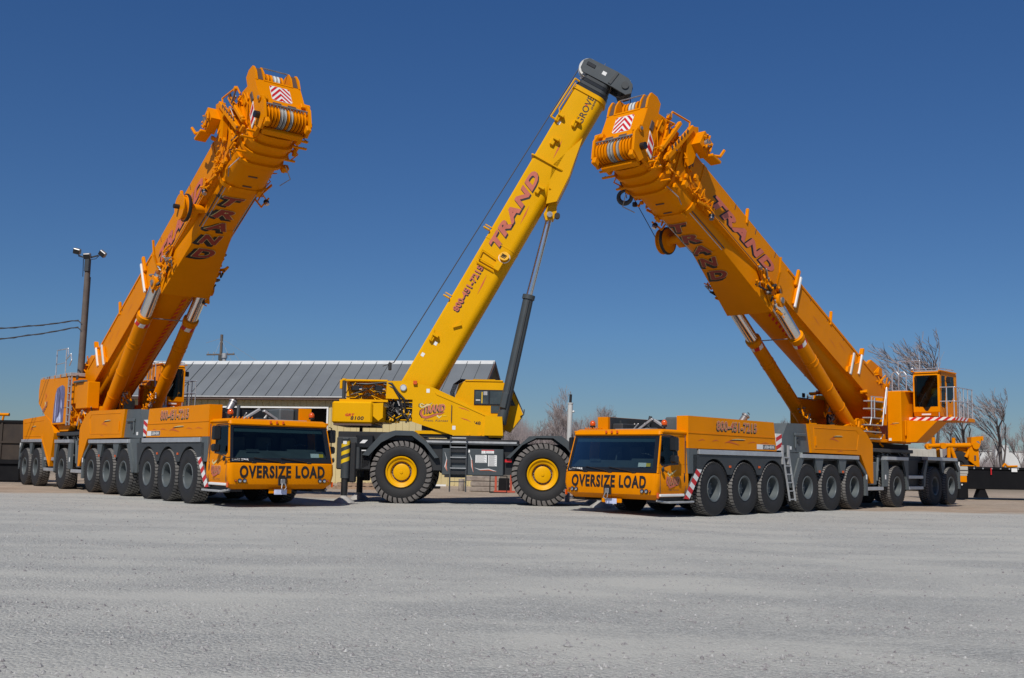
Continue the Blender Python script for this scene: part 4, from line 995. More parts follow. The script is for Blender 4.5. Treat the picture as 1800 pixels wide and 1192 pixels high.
    dr.cyl((13.35, yc-0.2, -0.15), (13.35, yc-0.42, -0.15), 0.07, 'ink', seg=12); dr.cyl((13.35, yc+0.05, -0.15), (13.35, -0.62, -0.1), 0.13, OR, seg=14); dr.box((13.2, -0.85, -0.1), (0.5, 0.25, 0.2), OR, 0.03)
    dr.obj('cable_drum', root)
    # boom hoist rope on top
    rp = MB(MBm); rp.tube([(2.0, 0.3, 1.42), (12.0, 0.3, 1.36), (17.5, 0.1, 1.38)], 0.018, 'rope'); rp.obj('hoist_rope', root)
    # ---------------- lift cylinders
    (tx, tz), (kx, kz), (bx_, bz_) = CYL
    for s in (1, -1):
        y = s*0.78; cy = MB()
        T0, K, B0 = Vector((tx, y, tz)), Vector((kx, y, kz)), Vector((bx_, y, bz_)); dv = (B0-K).normalized()
        T1 = K-dv*(T0-K).length*1.75
        cy.cyl(T1, K, 0.20, 'chrome', seg=28); cy.cyl(K, B0, 0.235, OR, seg=32)
        cy.cyl(K-dv*0.02, K+dv*0.12, 0.262, OR, seg=32)
        for t in (1.15, 1.35, 2.6, 3.7): cy.cyl(K+dv*t, K+dv*(t+0.05), 0.247, OR, seg=32)
        # red and white band round the barrel
        a_ = dv.orthogonal().normalized(); b_ = dv.cross(a_); N = 40
        for i in range(N):
            def Pt(t, j): an = 2*math.pi*t/N; return K+dv*(0.22+0.16*j+0.10*0)+ (a_*math.cos(an)+b_*math.sin(an))*0.2375
            if (i//5) % 2 == 0 and i//10 in (0, 1, 2, 3):
                cy.poly3([Pt(i, 0), Pt(i+1, 0), Pt(i+2, 1), Pt(i+1, 1)], 'red')
            elif i//10 in (0, 1, 2, 3): cy.poly3([Pt(i, 0), Pt(i+1, 0), Pt(i+2, 1), Pt(i+1, 1)], 'white')
        oo = cy.obj('lift_cylinder', root)
        if s > 0:
            tie = MB(); tie.tube([K+dv*0.1, Vector((K.x, -0.78, K.z))+dv*0.1], 0.02, 'steel'); tie.obj('tie_rod', oo)
    fx = MB()      # valve cluster at the foot of the far cylinder
    for s in (1, -1):
        for k in range(34):
            t = rng.random(); x = bx_+1.0*t+0.2; z = 2.75+0.85*t*0.8+rng.uniform(-.15, .15)
            y = s*(0.42+rng.random()*0.15)
            fx.tube([(x, y, z), (x+rng.uniform(-.2, .2), y+rng.uniform(-.1, .1), z+rng.uniform(-.2, .2)), (x+rng.uniform(-.3, .3), y, z+rng.uniform(-.2, .2))], 0.025, rng.choice([OR, OR, 'steel']), seg=6)
    fx.b2((bx_-0.4, -0.35, 2.4), (bx_-1.0, 0.35, 3.3), DK, 0.05)
    fx.sides('valve_block', root)
    # ---------------- boom head
    hb = MB(MBm)
    for s in (-1, 1):
        hb.prism([(17.2, -0.55), (17.9, -0.55), (18.0, -0.1), (17.97, 0.95), (17.75, 1.02), (17.1, 1.2)], *sorted((s*0.60, s*0.70)), OR)
        for y0, y1 in ((0.40, 0.45), (0.62, 0.69)):
            hb.prism([(17.45, 0.95), (18.0, 0.90), (18.04, 1.20), (17.98, 1.44), (17.72, 1.50), (17.50, 1.42)], *sorted((s*y0, s*y1)), OR)
        hb.b2((17.55, s*0.45, 1.38), (17.9, s*0.62, 1.44), OR, 0.01); hb.cyl((17.9, s*0.43, 1.2), (17.9, s*0.66, 1.2), 0.055, 'trim_and_shadow_brown', seg=10)  # brown cylinder paints the dark hole through the ears
        hb.b2((17.97, s*0.46, 0.93), (17.995, s*0.61, 1.36), 'trim_and_shadow_brown')  # brown plate paints the shadow gap between the ears
        hb.box((17.3, s*0.72, 0.75), (0.35, 0.05, 0.25), OR, 0.02); hb.box((17.62, s*0.715, 0.55), (0.16, 0.03, 0.30), 'trim_and_shadow_brown', 0.02); hb.tube([(17.15, s*0.74, 0.1), (17.4, s*0.76, 0.5), (17.3, s*0.74, 1.0)], 0.02, OR)  # brown box paints a shadow gap on the cheek
        hb.prism([(17.7, 0.25), (18.12, 0.18), (18.2, -0.1), (18.05, -0.6), (17.7, -0.72), (17.45, -0.3)], *sorted((s*0.64, s*0.72)), OR)
        hb.cyl((17.8, s*0.70, -0.3), (17.8, s*0.86, -0.3), 0.10, 'black_trim', seg=16)
        hb.cyl((18.05, s*0.62, 0.12), (18.05, s*0.76, 0.12), 0.10, OR, seg=14); hb.cyl((18.05, s*0.76, 0.12), (18.05, s*0.79, 0.12), 0.05, 'steel', seg=10)
        hb.b2((17.95, s*0.5, 0.05), (18.12, s*0.66, 0.22), OR, 0.02)
    hb.b2((17.3, -0.6, 0.0), (17.95, 0.6, 0.94), OR, 0.02)
    hb.b2((17.95, -0.69, -0.02), (17.985, 0.69, 0.95), OR)
    hb.b2((17.97, -0.5, -0.06), (18.08, 0.5, 0.06), OR, 0.01)
    for y in (-0.25, 0.2): hb.b2((17.985, y-0.13, -0.05), (18.09, y+0.13, 0.02), 'trim_and_shadow_brown')  # brown strips paint shadow gaps along the front lip
    hb.cyl((17.66, -0.6, 1.2), (17.66, 0.6, 1.2), 0.07, 'steel', seg=12)
    hb.b2((17.96, -0.40, 0.60+0.30), (18.0, 0.40, 0.95), OR)
    hb.tube([(17.95, -0.42, 1.46), (17.95, 0.42, 1.46)], 0.02, 'steel')
    hb.tube([(18.13, -0.66, -0.12), (18.13, 0.66, -0.12)], 0.022, 'steel')
    for k in range(13): hb.b2((18.09, -0.6+k*0.1, -0.2), (18.13, -0.585+k*0.1, -0.12), 'steel')
    hb.b2((17.5, -0.6, -0.72), (17.7, 0.6, -0.6), OR, 0.02)
    for y in (-0.62, 0.62): hb.b2((17.85, y-0.07, -0.75), (18.05, y+0.07, -0.55), OR, 0.02)
    hbo = hb.obj('boom_head', root)
    cv = MB(MBm)
    chevron(cv, lambda d: (lambda a, b_: Vector((17.990+d, -0.31+a, 0.22+b_))), 0.62, 0.56, 4)
    cv.obj('warning_panel', hbo)
    for k in range(5):
        sh = MB(MBm); sheave(sh, -0.28+k*0.11, -0.28+k*0.11+0.075, 17.66, 1.20, 0.26, 'dirty_white' if k in (2, 3) else OR); sh.obj('sheave', hbo)
    for k in range(12):
        sh = MB(MBm); sheave(sh, -0.60+k*0.10, -0.60+k*0.10+0.065, 17.82, -0.30, 0.30, 'pad_grey' if k in (4, 5, 7) else OR); sh.obj('sheave', hbo)
    # side frames beside the head
    sf = MB(MBm)
    for s in (1, -1):
        Y = lambda a: s*a
        sf.box((16.55, s*0.93, 0.75), (0.16, 0.14, 1.75), OR, 0.02, rot=Matrix.Rotation(R(-24), 3, 'Y'))
        sf.box((16.95, s*0.88, 0.65), (0.12, 0.12, 1.45), OR, 0.02, rot=Matrix.Rotation(R(-20), 3, 'Y'))
        for k in range(6):
            sf.b2((16.4+0.09*k, s*1.0, 1.15-0.18*k), (16.47+0.09*k, s*1.012, 1.26-0.18*k), 'trim_and_shadow_brown')
        sf.prism([(15.9, 0.4), (16.3, 1.0), (16.25, 1.55), (15.95, 1.75), (15.7, 1.3), (15.75, 0.6)], *sorted((s*0.80, s*0.94)), OR)
        sf.prism([(15.5, 0.95), (16.05, 1.05), (15.95, 1.55), (15.45, 1.45)], *sorted((s*0.94, s*1.22)), OR)
        sf.cyl((15.75, s*1.2, 1.25), (15.75, s*1.30, 1.25), 0.12, 'steel', seg=14)
        sf.tube([(15.4, s*1.15, 1.1), (15.15, s*1.35, 1.2), (15.1, s*1.4, 1.45)], 0.045, OR)
        sf.box((15.3, s*1.2, 1.02), (0.5, 0.35, 0.1), OR, 0.02, rot=Matrix.Rotation(R(8), 3, 'Y'))
        for k in range(8):
            sf.tube([(15.5+rng.random()*0.5, s*1.24, 1.0+rng.random()*0.5), (15.5+rng.random()*0.5, s*1.3, 1.0+rng.random()*0.5)], 0.03, OR, seg=6)
        sf.tube([(16.25, s*0.92, 1.2), (16.35, s*0.92, 1.62), (17.0, s*0.75, 1.52), (17.05, s*0.72, 1.2)], 0.028, OR)
        for k in range(26):
            u = rng.uniform(15.3, 17.3); v = rng.uniform(-0.5, 1.3); y0 = rng.uniform(0.76, 0.98)
            if k % 2: sf.tube([(u, s*y0, v), (u+rng.uniform(-.15, .15), s*(y0+0.06), v+rng.uniform(-.2, .2)), (u+rng.uniform(-.3, .3), s*y0, v+rng.uniform(-.2, .2))], rng.choice([0.015, 0.022, 0.03]), rng.choice([OR, OR, 'steel', 'trim_and_shadow_brown']), seg=6)
            else: sf.box((u, s*y0, v), (rng.uniform(.06, .2), rng.uniform(.05, .12), rng.uniform(.06, .22)), OR, 0.01, rot=Matrix.Rotation(rng.uniform(-.6, .6), 3, 'Y'))
        # small striped plate
        sf.prism([(17.55, -0.28), (17.66, 0.34), (17.36, 0.10), (17.30, -0.36)], *sorted((s*0.72, s*0.74)), 'white')
        sf.prism([(17.57, -0.18), (17.60, 0.0), (17.345, -0.14), (17.33, -0.26)], *sorted((s*0.74, s*0.745)), 'red'); sf.prism([(17.62, 0.10), (17.65, 0.26), (17.40, 0.10), (17.37, 0.0)], *sorted((s*0.74, s*0.745)), 'red')
        sf.ball((17.2, s*0.9, 0.1), 0.07, OR)
        # drop pins and thin arms under the head
        for k, (u, v, l) in enumerate(((17.35, -0.50, 0.36), (17.1, -0.52, 0.45), (16.5, -0.50, 0.34))):
            sf.box((u, s*(0.65+l*0.3), v), (0.07, l, 0.05), OR, 0.01); sf.cyl((u-0.02, s*(0.62+l*0.7), v+0.03), (u-0.02, s*(0.62+l*0.7), v+0.07), 0.02, 'steel', seg=6)
        sf.tube([(16.3, s*0.7, -0.55), (16.0, s*0.95, -0.75), (15.6, s*0.8, -0.7)], 0.014, 'steel')
        sf.tube([(16.8, s*0.72, 0.0), (16.6, s*1.0, -0.3), (16.2, s*0.95, -0.2)], 0.02, OR)
        for k in range(12):
            u = rng.uniform(15.2, 17.1); sf.box((u, s*rng.uniform(0.78, 0.98), rng.uniform(-0.35, 0.6)), (rng.uniform(.05, .25), 0.08, rng.uniform(.05, .2)), OR, 0.01)
    sf.sides('side_frame', hbo)
    if hook_side:
        # a small hook block hanging under the head, its rope led back to the drum
        hk = MB()
        p = Vector(hook_side)
        hk.b2((p.x-0.14, p.y-0.10, p.z+0.02), (p.x+0.14, p.y+0.10, p.z+0.34), 'black_trim', 0.05)
        hk.cyl((p.x, p.y-0.12, p.z+0.2), (p.x, p.y+0.12, p.z+0.2), 0.10, 'dark_grey', seg=16)
        hk.cyl(p+Vector((0, 0, 0.05)), p+Vector((0, 0, -0.08)), 0.045, 'dark_grey', seg=10)
        pts = []
        for i in range(15):
            t = R(80-300*i/14); pts.append((p+Vector((0.14*0.6*math.cos(t), -0.17*math.cos(t), -0.26+0.19*math.sin(t))), 0.055*(1-abs(i-7)/14)+0.02))
        for (a, ra), (b_, rb) in zip(pts[:-1], pts[1:]): hk.cyl(a, b_, ra, 'dark_grey', r2=rb, seg=10)
        for a, ra in pts: hk.ball(a, ra, 'dark_grey', 5, 8)
        headp = MBm @ Vector((17.3, p.y, -0.7))
        hk.tube([p+Vector((0, 0, 0.34)), Vector((p.x, p.y, headp.z-0.05))], 0.012, 'rope')
        drp = MBm @ Vector((13.35, yc-0.40, -0.15))
        hk.tube([p+Vector((0.05, -0.05, 0.3)), drp], 0.012, 'rope')
        sb = p*0.72+drp*0.28; hk.b2((sb.x-0.06, sb.y-0.06, sb.z-0.08), (sb.x+0.06, sb.y+0.06, sb.z+0.06), 'ink', 0.02)
        hk.obj('hook_block', root)

def frame_mat(O, F, Lf):
    F = Vector(F).normalized(); Lf = Vector(Lf).normalized(); U_ = F.cross(Lf)
    return Matrix(((F.x, Lf.x, U_.x, O[0]), (F.y, Lf.y, U_.y, O[1]), (F.z, Lf.z, U_.z, O[2]), (0, 0, 0, 1)))

rootL = thing('mobile_crane', 'orange nine-axle crane with a violet mural, parked in front of the light pole', 'crane', 'orange nine-axle mobile cranes', frame_mat((-7.6365, 30.2515, 0), (0.61043, -0.79207, 0), (0.79207, 0.61043, 0)))
build_mobile_crane(rootL, -14.0, 2.51, 28.3, ((-5.65, 6.60), (-6.42, 5.90), (-9.95, 2.62)), None, None)
rootR = thing('mobile_crane', 'orange nine-axle crane with a black hook and a cab on a striped platform', 'crane', 'orange nine-axle mobile cranes', frame_mat((4.46264, 30.1174, -0.076), (-0.66814, -0.74404, 0), (0.74404, -0.66814, 0)))
build_mobile_crane(rootR, -14.0, 2.97, 23.9, ((-5.41, 6.12), (-6.27, 5.60), (-10.35, 2.75)), (0.82, -0.95, 9.34), None)

# ------------------------------------------------------------------ rough-terrain crane
def build_rt_crane():
    O = (-3.2192, 33.2382, 0); root = thing('rough_terrain_crane', 'yellow two-axle crane with big yellow-hubbed wheels in the middle of the yard', 'crane', None, frame_mat(O, (0.99979, -0.0204, 0), (0.0204, 0.99979, 0)))
    YL, CH, BK, DK = 'yellow', 'charcoal', 'frame_black', 'dark_grey'
    rng = random.Random(5)
    # wheels
    def wheel():
        RR, W = 0.93, 0.74; h = W/2; mb = MB()
        mb.lathe([(0.46, h*0.72), (0.52, h*0.93), (0.62, h*0.99), (0.74, h*0.97), (0.82, h*0.88), (0.855, h*0.72), (0.86, 0), (0.855, -h*0.72), (0.82, -h*0.88), (0.74, -h*0.97), (0.62, -h*0.99), (0.52, -h*0.93), (0.46, -h*0.72)], 'rubber', seg=72)
        n = 34
        for i in range(n):
            for s in (1, -1):
                t = 2*math.pi*(i+(0 if s > 0 else 0.5))/n; T = Matrix.Rotation(t, 4, 'Y'); wd = 2*math.pi*RR/n*0.34
                # lug: from the shoulder on the sidewall over the tread to the middle, slanting
                prof = [(s*h*1.0, 0.77, -0.02), (s*h*1.01, 0.86, 0.0), (s*h*0.93, 0.925, 0.03), (s*h*0.6, RR, 0.07), (s*h*0.05, RR+0.002, 0.16)]
                low = [(s*h*0.93, 0.76, -0.02), (s*h*0.88, 0.83, 0.0), (s*h*0.80, 0.85, 0.03), (s*h*0.6, 0.85, 0.07), (s*h*0.05, 0.85, 0.16)]
                top = []; m_ = len(prof)
                for k, (y, r, sh) in enumerate(prof):
                    w_ = wd*(0.75 if k == 0 else 1.0); top.append((sh-w_, y, r)); top.append((sh+w_, y, r))
                bot = []
                for k, (y, r, sh) in enumerate(low):
                    w_ = wd*(0.85 if k == 0 else 1.15); bot.append((sh-w_, y, r)); bot.append((sh+w_, y, r))
                vv = top+bot; o2 = len(top)
                mb.add(top, [(2*k, 2*k+1, 2*k+3, 2*k+2) for k in range(2, m_-1)], 'old_tread', T=T)
                mb.add(top, [(2*k, 2*k+1, 2*k+3, 2*k+2) for k in range(0, 2)], 'old_tread', T=T)
                fs = []
                for k in range(m_-1):
                    fs += [(2*k, 2*k+2, o2+2*k+2, o2+2*k), (2*k+1, 2*k+3, o2+2*k+3, o2+2*k+1)]
                fs += [(0, 1, o2+1, o2)]
                mb.add(vv, fs, 'rubber', T=T)
        ty = mb.obj('tyre')
        r = MB()
        r.lathe([(0.455, h*0.72), (0.47, h*0.86), (0.45, h*0.93), (0.425, h*0.90), (0.41, h*0.80), (0.33, h*0.72), (0.32, h*0.50), (0.30, h*0.47)], YL, seg=56)
        r.lathe([(0.30, h*0.47), (0.25, h*0.46)], 'trim_and_shadow_brown', seg=48); r.lathe([(0.25, h*0.46), (0.248, h*0.66), (0.22, h*0.70), (0.05, h*0.70), (0.045, h*0.76), (0, h*0.77)], YL, seg=40)
        r.lathe([(0.455, -h*0.72), (0.47, -h*0.9), (0.40, -h*0.8), (0.2, -h*0.3), (0, -h*0.3)], YL, seg=40)
        for i in range(20):
            t = 2*math.pi*i/20; r.cyl((0.275*math.cos(t), h*0.46, 0.275*math.sin(t)), (0.275*math.cos(t), h*0.52, 0.275*math.sin(t)), 0.013, 'steel', seg=6)
        rim = r.obj('wheel'); ty.parent = rim
        return rim
    w0 = wheel(); w0.parent = root; w0.location = (0, 0.925, 0.93); w0.rotation_euler = (0, 0, 0)
    for x, s in ((0, -1), (4.235, 1), (4.235, -1)):
        o = copy_to(w0, root, (x, s*0.925, 0.93), flip=(s < 0)); o.rotation_euler = (0, R(11*x), math.pi if s < 0 else 0)
        for ch in o.children: ch.name = 'tyre'
    # frame
    c = MB()
    c.b2((-1.9, -0.55, 0.95), (6.1, 0.55, 1.84), BK, 0.03)
    c.b2((-1.95, -1.15, 1.86), (0.35, 1.15, 2.12), BK, 0.02)
    for x in (0, 4.235):
        c.cyl((x, -0.6, 0.93), (x, 0.6, 0.93), 0.22, BK, seg=14); c.b2((x-0.3, -0.3, 0.6), (x+0.3, 0.3, 1.2), DK, 0.06)
    c.b2((0.7, -1.28, 1.78), (3.5, 1.28, 1.84), DK); c.b2((0.72, -1.3, 1.82), (3.45, -1.24, 1.885), 'galvanised', 0.008)
    c.b2((0.8, -1.15, 1.0), (1.2, -0.5, 1.78), BK); c.b2((3.05, -1.1, 0.9), (3.35, -0.5, 1.78), BK); c.b2((-1.2, -1.2, 1.0), (-0.95, -0.5, 2.0), BK)
    c.b2((0.6, -0.9, 1.84), (3.5, 0.9, 1.95), BK, 0.02); c.cyl((2.1, 0, 1.9), (2.1, 0, 2.06), 0.85, BK, seg=36)
    c.obj('chassis', root)
    for ox, pts in ((0, [(-1.18, 1.42), (-0.62, 2.06), (-0.20, 2.17), (0.33, 2.16), (0.74, 1.87), (1.12, 1.38)]), (4.235, [(-1.10, 1.42), (-0.42, 2.06), (0.0, 2.09), (0.55, 2.09), (0.75, 1.95), (1.18, 1.42)])):
        for s in (-1, 1):
            f = MB(); n = len(pts)
            inn = [(-0.98, 1.40), (-0.62, 1.80), (-0.2, 2.02), (0.3, 2.02), (0.68, 1.75), (1.0, 1.36)]
            yo, yi = s*1.34, s*0.55
            out = [(x+ox, z) for x, z in pts]; inn = [(x+ox, z) for x, z in inn]
            poly = out+inn[::-1]
            f.prism(poly, *sorted((yo, yo-s*0.04)), CH)
            vs = [(x, y, z) for y in (yo, yi) for x, z in out]; f.add(vs, [(i, i+1, n+i+1, n+i) for i in range(n-1)], CH)
            f.obj('fender', root)
    # rear outrigger housing, lamp box, jacks
    j = MB()
    j.b2((-1.95, -1.30, 0.98), (-1.25, -0.5, 1.95), DK, 0.03); j.obj('outrigger_housing', root); j = MB(); j.b2((-1.98, 0.5, 0.98), (-1.3, 1.3, 1.95), DK, 0.03)
    j.obj('outrigger_housing', root); j = MB()
    j.b2((-1.38, -1.30, 1.62), (-0.86, -0.95, 2.02), 'black_trim', 0.03)
    j.poly3([(-1.27, -1.306, 1.77), (-1.12, -1.306, 1.77), (-1.02, -1.306, 1.87), (-1.17, -1.306, 1.87)], 'white')
    j.b2((-1.2, -1.31, 1.54), (-1.02, -1.30, 1.57), 'white')
    j.obj('lamp_box', root); j = MB()
    j.prism([(-1.5, 1.6), (-0.8, 1.75), (-1.0, 1.1), (-1.5, 0.9)], -1.2, -0.6, BK)
    j.obj('gusset', root); j = MB()
    j.prism([(5.2, 1.0), (6.15, 1.0), (6.15, 1.95), (5.2, 1.95)], -1.3, 1.3, DK)
    jo = j.obj('outrigger_housing', root)
    for x, y, st in ((-1.66, -1.42, 1), (-1.66, 1.42, 0), (5.95, -1.42, 0), (5.95, 1.42, 0)):
        k = MB(); k.cyl((x, y, 0.72), (x, y, 1.86), 0.125, CH, seg=24); k.cyl((x, y, 0.22), (x, y, 0.72), 0.10, BK, seg=20); k.b2((x-0.1, y-0.09, 1.86), (x+0.1, y+0.09, 1.92), CH, 0.02)
        k.b2((x-0.08, y+0.05, 0.6), (x+0.3, y+0.3, 1.8), BK, 0.03)
        k.lathe([(0.07, 0.30), (0.09, 0.27), (0.10, 0.18), (0.31, 0.045), (0.33, 0.0), (0.0, 0.0)], 'pad_grey', o=(x, y, 0.002), ax=(0, 0, 1), seg=8, smooth=False)
        k.b2((x-0.1, y-0.03, 0.12), (x+0.1, y+0.03, 0.34), 'pad_grey', 0.01)
        if st:
            N = 24
            for i in range(N):
                def Pt(i_, z, rr=0.1275): a = math.pi+2*math.pi*i_/N; return (x+rr*math.cos(a), y+rr*math.sin(a), z)
                for q in range(3):
                    if i < N//2:
                        z0 = 1.12+q*0.235+i*0.012
                        k.poly3([Pt(i, z0), Pt(i+1, z0+0.012), Pt(i+1, z0+0.13), Pt(i, z0+0.118)], 'signal_yellow')
            k.poly3([(x-0.06, y-0.131, 1.73), (x+0.05, y-0.131, 1.73), (x+0.05, y-0.131, 1.82), (x-0.06, y-0.131, 1.82)], 'white')
        k.obj('outrigger_jack', root)
    # tool box on the side with its decals
    b = MB(); b.b2((1.22, -1.30, 0.87), (3.06, -0.6, 1.66), CH, 0.02); b.b2((1.30, -1.28, 0.80), (1.9, -0.9, 0.9), BK); b.b2((3.1, -1.25, 1.28), (3.3, -1.2, 1.36), 'red')
    F = lambda d: plane_map((0, -1.30, 0), (1, 0, 0), (0, 0, 1), (0, -1, 0), d)
    for x0, z0, x1, z1, wl, hl in ((2.22, 1.25, 2.56, 1.48, 5, 3), (2.60, 1.15, 2.86, 1.48, 3, 6), (2.40, 1.52, 2.52, 1.63, 1, 1), (2.54, 1.53, 2.77, 1.63, 2, 1), (2.0, 1.55, 2.05, 1.63, 1, 1)):
        b.poly3([F(0.003)(*p) for p in ((x0, z0), (x1, z0), (x1, z1), (x0, z1))], 'white')
        for r_ in range(hl*3):
            z = z0+(z1-z0)*(r_+0.5)/(hl*3); b.poly3([F(0.005)(*p) for p in ((x0+0.02, z-0.003), (x1-0.03*(r_ % 3)-0.02, z-0.003), (x1-0.03*(r_ % 3)-0.02, z+0.003), (x0+0.02, z+0.003))], 'dark_grey')
    b.poly3([F(0.006)(*p) for p in ((2.40, 1.61), (2.77, 1.61), (2.77, 1.635), (2.40, 1.635))], 'red')
    for pts, ws in (([(1.30, 1.55), (1.36, 1.35), (1.33, 1.12), (1.38, 1.0)], [0.006, 0.018, 0.07, 0.01]), ([(2.04, 1.52), (2.10, 1.35), (2.12, 1.15), (2.16, 0.98)], [0.006, 0.03, 0.05, 0.006]), ([(2.2, 1.10), (2.35, 1.05), (2.62, 1.06), (2.85, 1.01)], [0.006, 0.03, 0.05, 0.006])):
        b.ribbon(pts, ws, 'dirty_white', F(0.003)); b.ribbon([(p[0]+0.01, p[1]-0.02) for p in pts[1:]], [0.5*v for v in ws[1:]], 'flame_red', F(0.006))
    b.obj('tool_box', root)
    b = MB(); b.b2((1.0, 0.6, 0.9), (3.1, 1.3, 1.66), CH, 0.02); b.obj('tool_box', root)
    l = MB()
    for x in (1.47, 1.95): l.b2((x-0.02, -1.40, 0.38), (x+0.02, -1.36, 2.02), DK)
    for z in (0.82-0.14, 1.08, 1.40, 1.70, 1.84): l.b2((1.47, -1.42, z-0.012), (1.95, -1.34, z+0.012), 'galvanised' if z > 0.7 else DK)
    for z in (0.90, 1.24, 1.55): l.b2((1.49, -1.37, z), (1.93, -1.345, z+0.10), BK)
    l.b2((1.49, -1.25, 1.96), (1.95, -1.1, 2.0), 'galvanised')
    l.obj('ladder', root)
    # counterweight
    k = MB(); k.b2((-2.15, -1.25, 2.36), (-0.93, 1.25, 3.02), YL, 0.05); k.b2((-2.1, -1.2, 2.30), (-0.95, 1.2, 2.36), 'trim_and_shadow_brown'); ko = k.obj('counterweight', root)
    t = MB(); G = lambda x, z, d=0.004: (lambda a, b_: Vector((x+a, -1.25-d, z+b_)))
    t.text('GRT', 0.28, 0.085, 'red', G(-1.74, 2.57), off=0.05, shear=0.25, spacing=1.1); t.text('8100', 0.40, 0.115, 'ink', G(-1.58, 2.46), off=0.03, shear=0.15, spacing=1.1); t.obj('model_name', ko)
    k = MB(); k.cyl((-1.4, -0.3, 2.0), (-1.4, -0.3, 2.3), 0.05, BK); k.prism([(-0.93, 2.98), (-0.62, 3.0), (-0.62, 2.55), (-0.75, 2.45), (-0.93, 2.6)], -1.15, -1.0, YL); k.b2((-0.95, -1.0, 2.42), (-0.6, 0.9, 2.9), YL, 0.02)
    k.obj('hanger', ko)
    # turntable structure
    s = MB()
    P = [(-0.62, 3.16), (-0.60, 3.70), (0.25, 3.73), (0.32, 3.66), (0.82, 3.53), (1.53, 3.22), (2.55, 2.68), (2.52, 2.06), (1.54, 2.05), (0.21, 2.46), (0.21, 3.14)]
    s.prism(P, -0.62, -0.55, YL); s.prism(P, 0.35, 0.42, YL)
    s.prism([(0.9, 3.36), (1.62, 3.08), (2.45, 2.70), (2.5, 2.66), (1.7, 3.0), (0.95, 3.30)], -0.64, -0.62, YL)
    s.b2((-2.0, -0.60, 3.68), (-0.58, 0.45, 3.74), YL, 0.01); s.b2((-2.05, -0.64, 3.05), (-0.55, 0.45, 3.12), YL); s.b2((-2.0, 0.3, 3.05), (-0.4, 0.36, 3.70), YL)
    s.b2((-2.06, -0.6, 3.44), (-1.98, -0.3, 3.72), YL, 0.01)
    s.b2((0.3, -0.55, 2.1), (2.5, 0.35, 2.2), YL); s.b2((0.5, -0.5, 2.0), (1.4, 0.3, 2.4), 'frame_black')
    s.prism([(2.44, 2.08), (2.46, 2.70), (2.70, 2.66), (2.98, 2.66), (3.02, 2.08)], -0.78, -0.25, YL); s.prism([(2.44, 2.08), (2.46, 2.70), (2.98, 2.66), (3.02, 2.08)], 0.1, 0.3, YL)
    s.b2((2.5, -0.7, 2.02), (3.0, 0.3, 2.1), YL)
    for x in (1.95, 2.3): s.cyl((x, -0.62, 2.1), (x, -0.62, 1.93), 0.06, YL, seg=10)
    s.tube([(1.42, -0.66, 2.48), (1.42, -0.66, 3.0)], 0.012, 'trim_and_shadow_brown')
    s.cyl((-0.08, -0.63, 3.50), (-0.08, -0.68, 3.50), 0.10, 'chrome', seg=18); s.cyl((-0.08, -0.68, 3.5), (-0.08, -0.69, 3.5), 0.08, 'dirty_white', seg=18)
    s.b2((0.22, -0.7, 3.6), (0.34, -0.62, 3.72), 'beacon', 0.01)
    so_ = s.obj('superstructure', root)
    t = MB(); F = lambda d: plane_map((0, -0.62, 0), (1, 0, 0), (0, 0, 1), (0, -1, 0), d)
    # painted company mark: curl, word, tail
    fancy_text(t, 'TRAND', 0.66, 0.27, lambda d: (lambda a, b_: Vector((0.56+a, -0.62-d, 2.72+b_*(1-0.35*a)+a*0.14))), off=0.035, shear=0.1, dx=-0.03, dy=-0.03, cw=0.02)
    for dx, m_, d in ((-0.03, 'ink', 0.003), (0, 'letter_cream', 0.0065)):
        t.ribbon([(0.56+dx, 2.98), (0.50+dx, 3.02), (0.45+dx, 3.00), (0.45+dx, 2.94), (0.50+dx, 2.91), (0.58+dx, 2.93), (0.66+dx, 2.99), (0.74+dx, 2.99), (0.82+dx, 3.05)], [0.02, 0.035, 0.045, 0.05, 0.05, 0.05, 0.055, 0.04, 0.008], m_, F(d+0.004))
    for dx, m_, d in ((-0.03, 'ink', 0.003), (0, 'letter_red', 0.0065)):
        t.ribbon([(0.56+dx, 2.86), (0.49+dx, 2.80), (0.48+dx, 2.70), (0.54+dx, 2.62), (0.66+dx, 2.60), (0.80+dx, 2.64), (0.95+dx, 2.70), (1.1+dx, 2.73), (1.2+dx, 2.78)], [0.02, 0.05, 0.065, 0.07, 0.07, 0.06, 0.05, 0.04, 0.01], m_, F(d+0.004))
    t.ribbon([(1.0, 2.70), (0.98, 2.66), (1.04, 2.60), (1.12, 2.66)], [0.02, 0.05, 0.05, 0.02], 'letter_cream', F(0.008)); t.ribbon([(1.13, 2.66), (1.2, 2.67), (1.28, 2.65)], [0.01, 0.035, 0.01], 'signal_yellow', F(0.008))
    t.text('Pratt, Kansas', 0.76, 0.075, 'trim_and_shadow_brown', lambda a, b_: Vector((0.56+a, -0.624, 2.47+b_)), off=0.0, shear=0.35)
    t.text("'48", 0.20, 0.11, 'ink', lambda a, b_: Vector((2.12+a, -0.624, 2.40+b_)), off=0.02)
    for x, z, l_ in ((1.62, 2.88, 0.3), (1.7, 2.55, 0.28)):
        t.ribbon([(x, z+0.06), (x+l_*0.4, z+0.02), (x+l_*0.7, z), (x+l_*1.2, z-0.07)], [0.004, 0.03, 0.025, 0.003], 'flame_red', F(0.004))
    for x, z in ((1.5, 2.30), (0.68, 3.42)): t.poly3([F(0.004)(*p) for p in ((x-0.05, z-0.06), (x+0.05, z-0.06), (x+0.05, z+0.06), (x-0.05, z+0.06))], 'white')
    t.obj('lettering', so_)
    # hydraulics in the open bay
    h = MB()
    h.cyl((-1.93, -0.55, 3.08), (-1.93, -0.55, 3.70), 0.055, DK, seg=14); h.cyl((-1.93, -0.55, 3.70), (-1.93, -0.55, 3.76), 0.07, YL, seg=12)
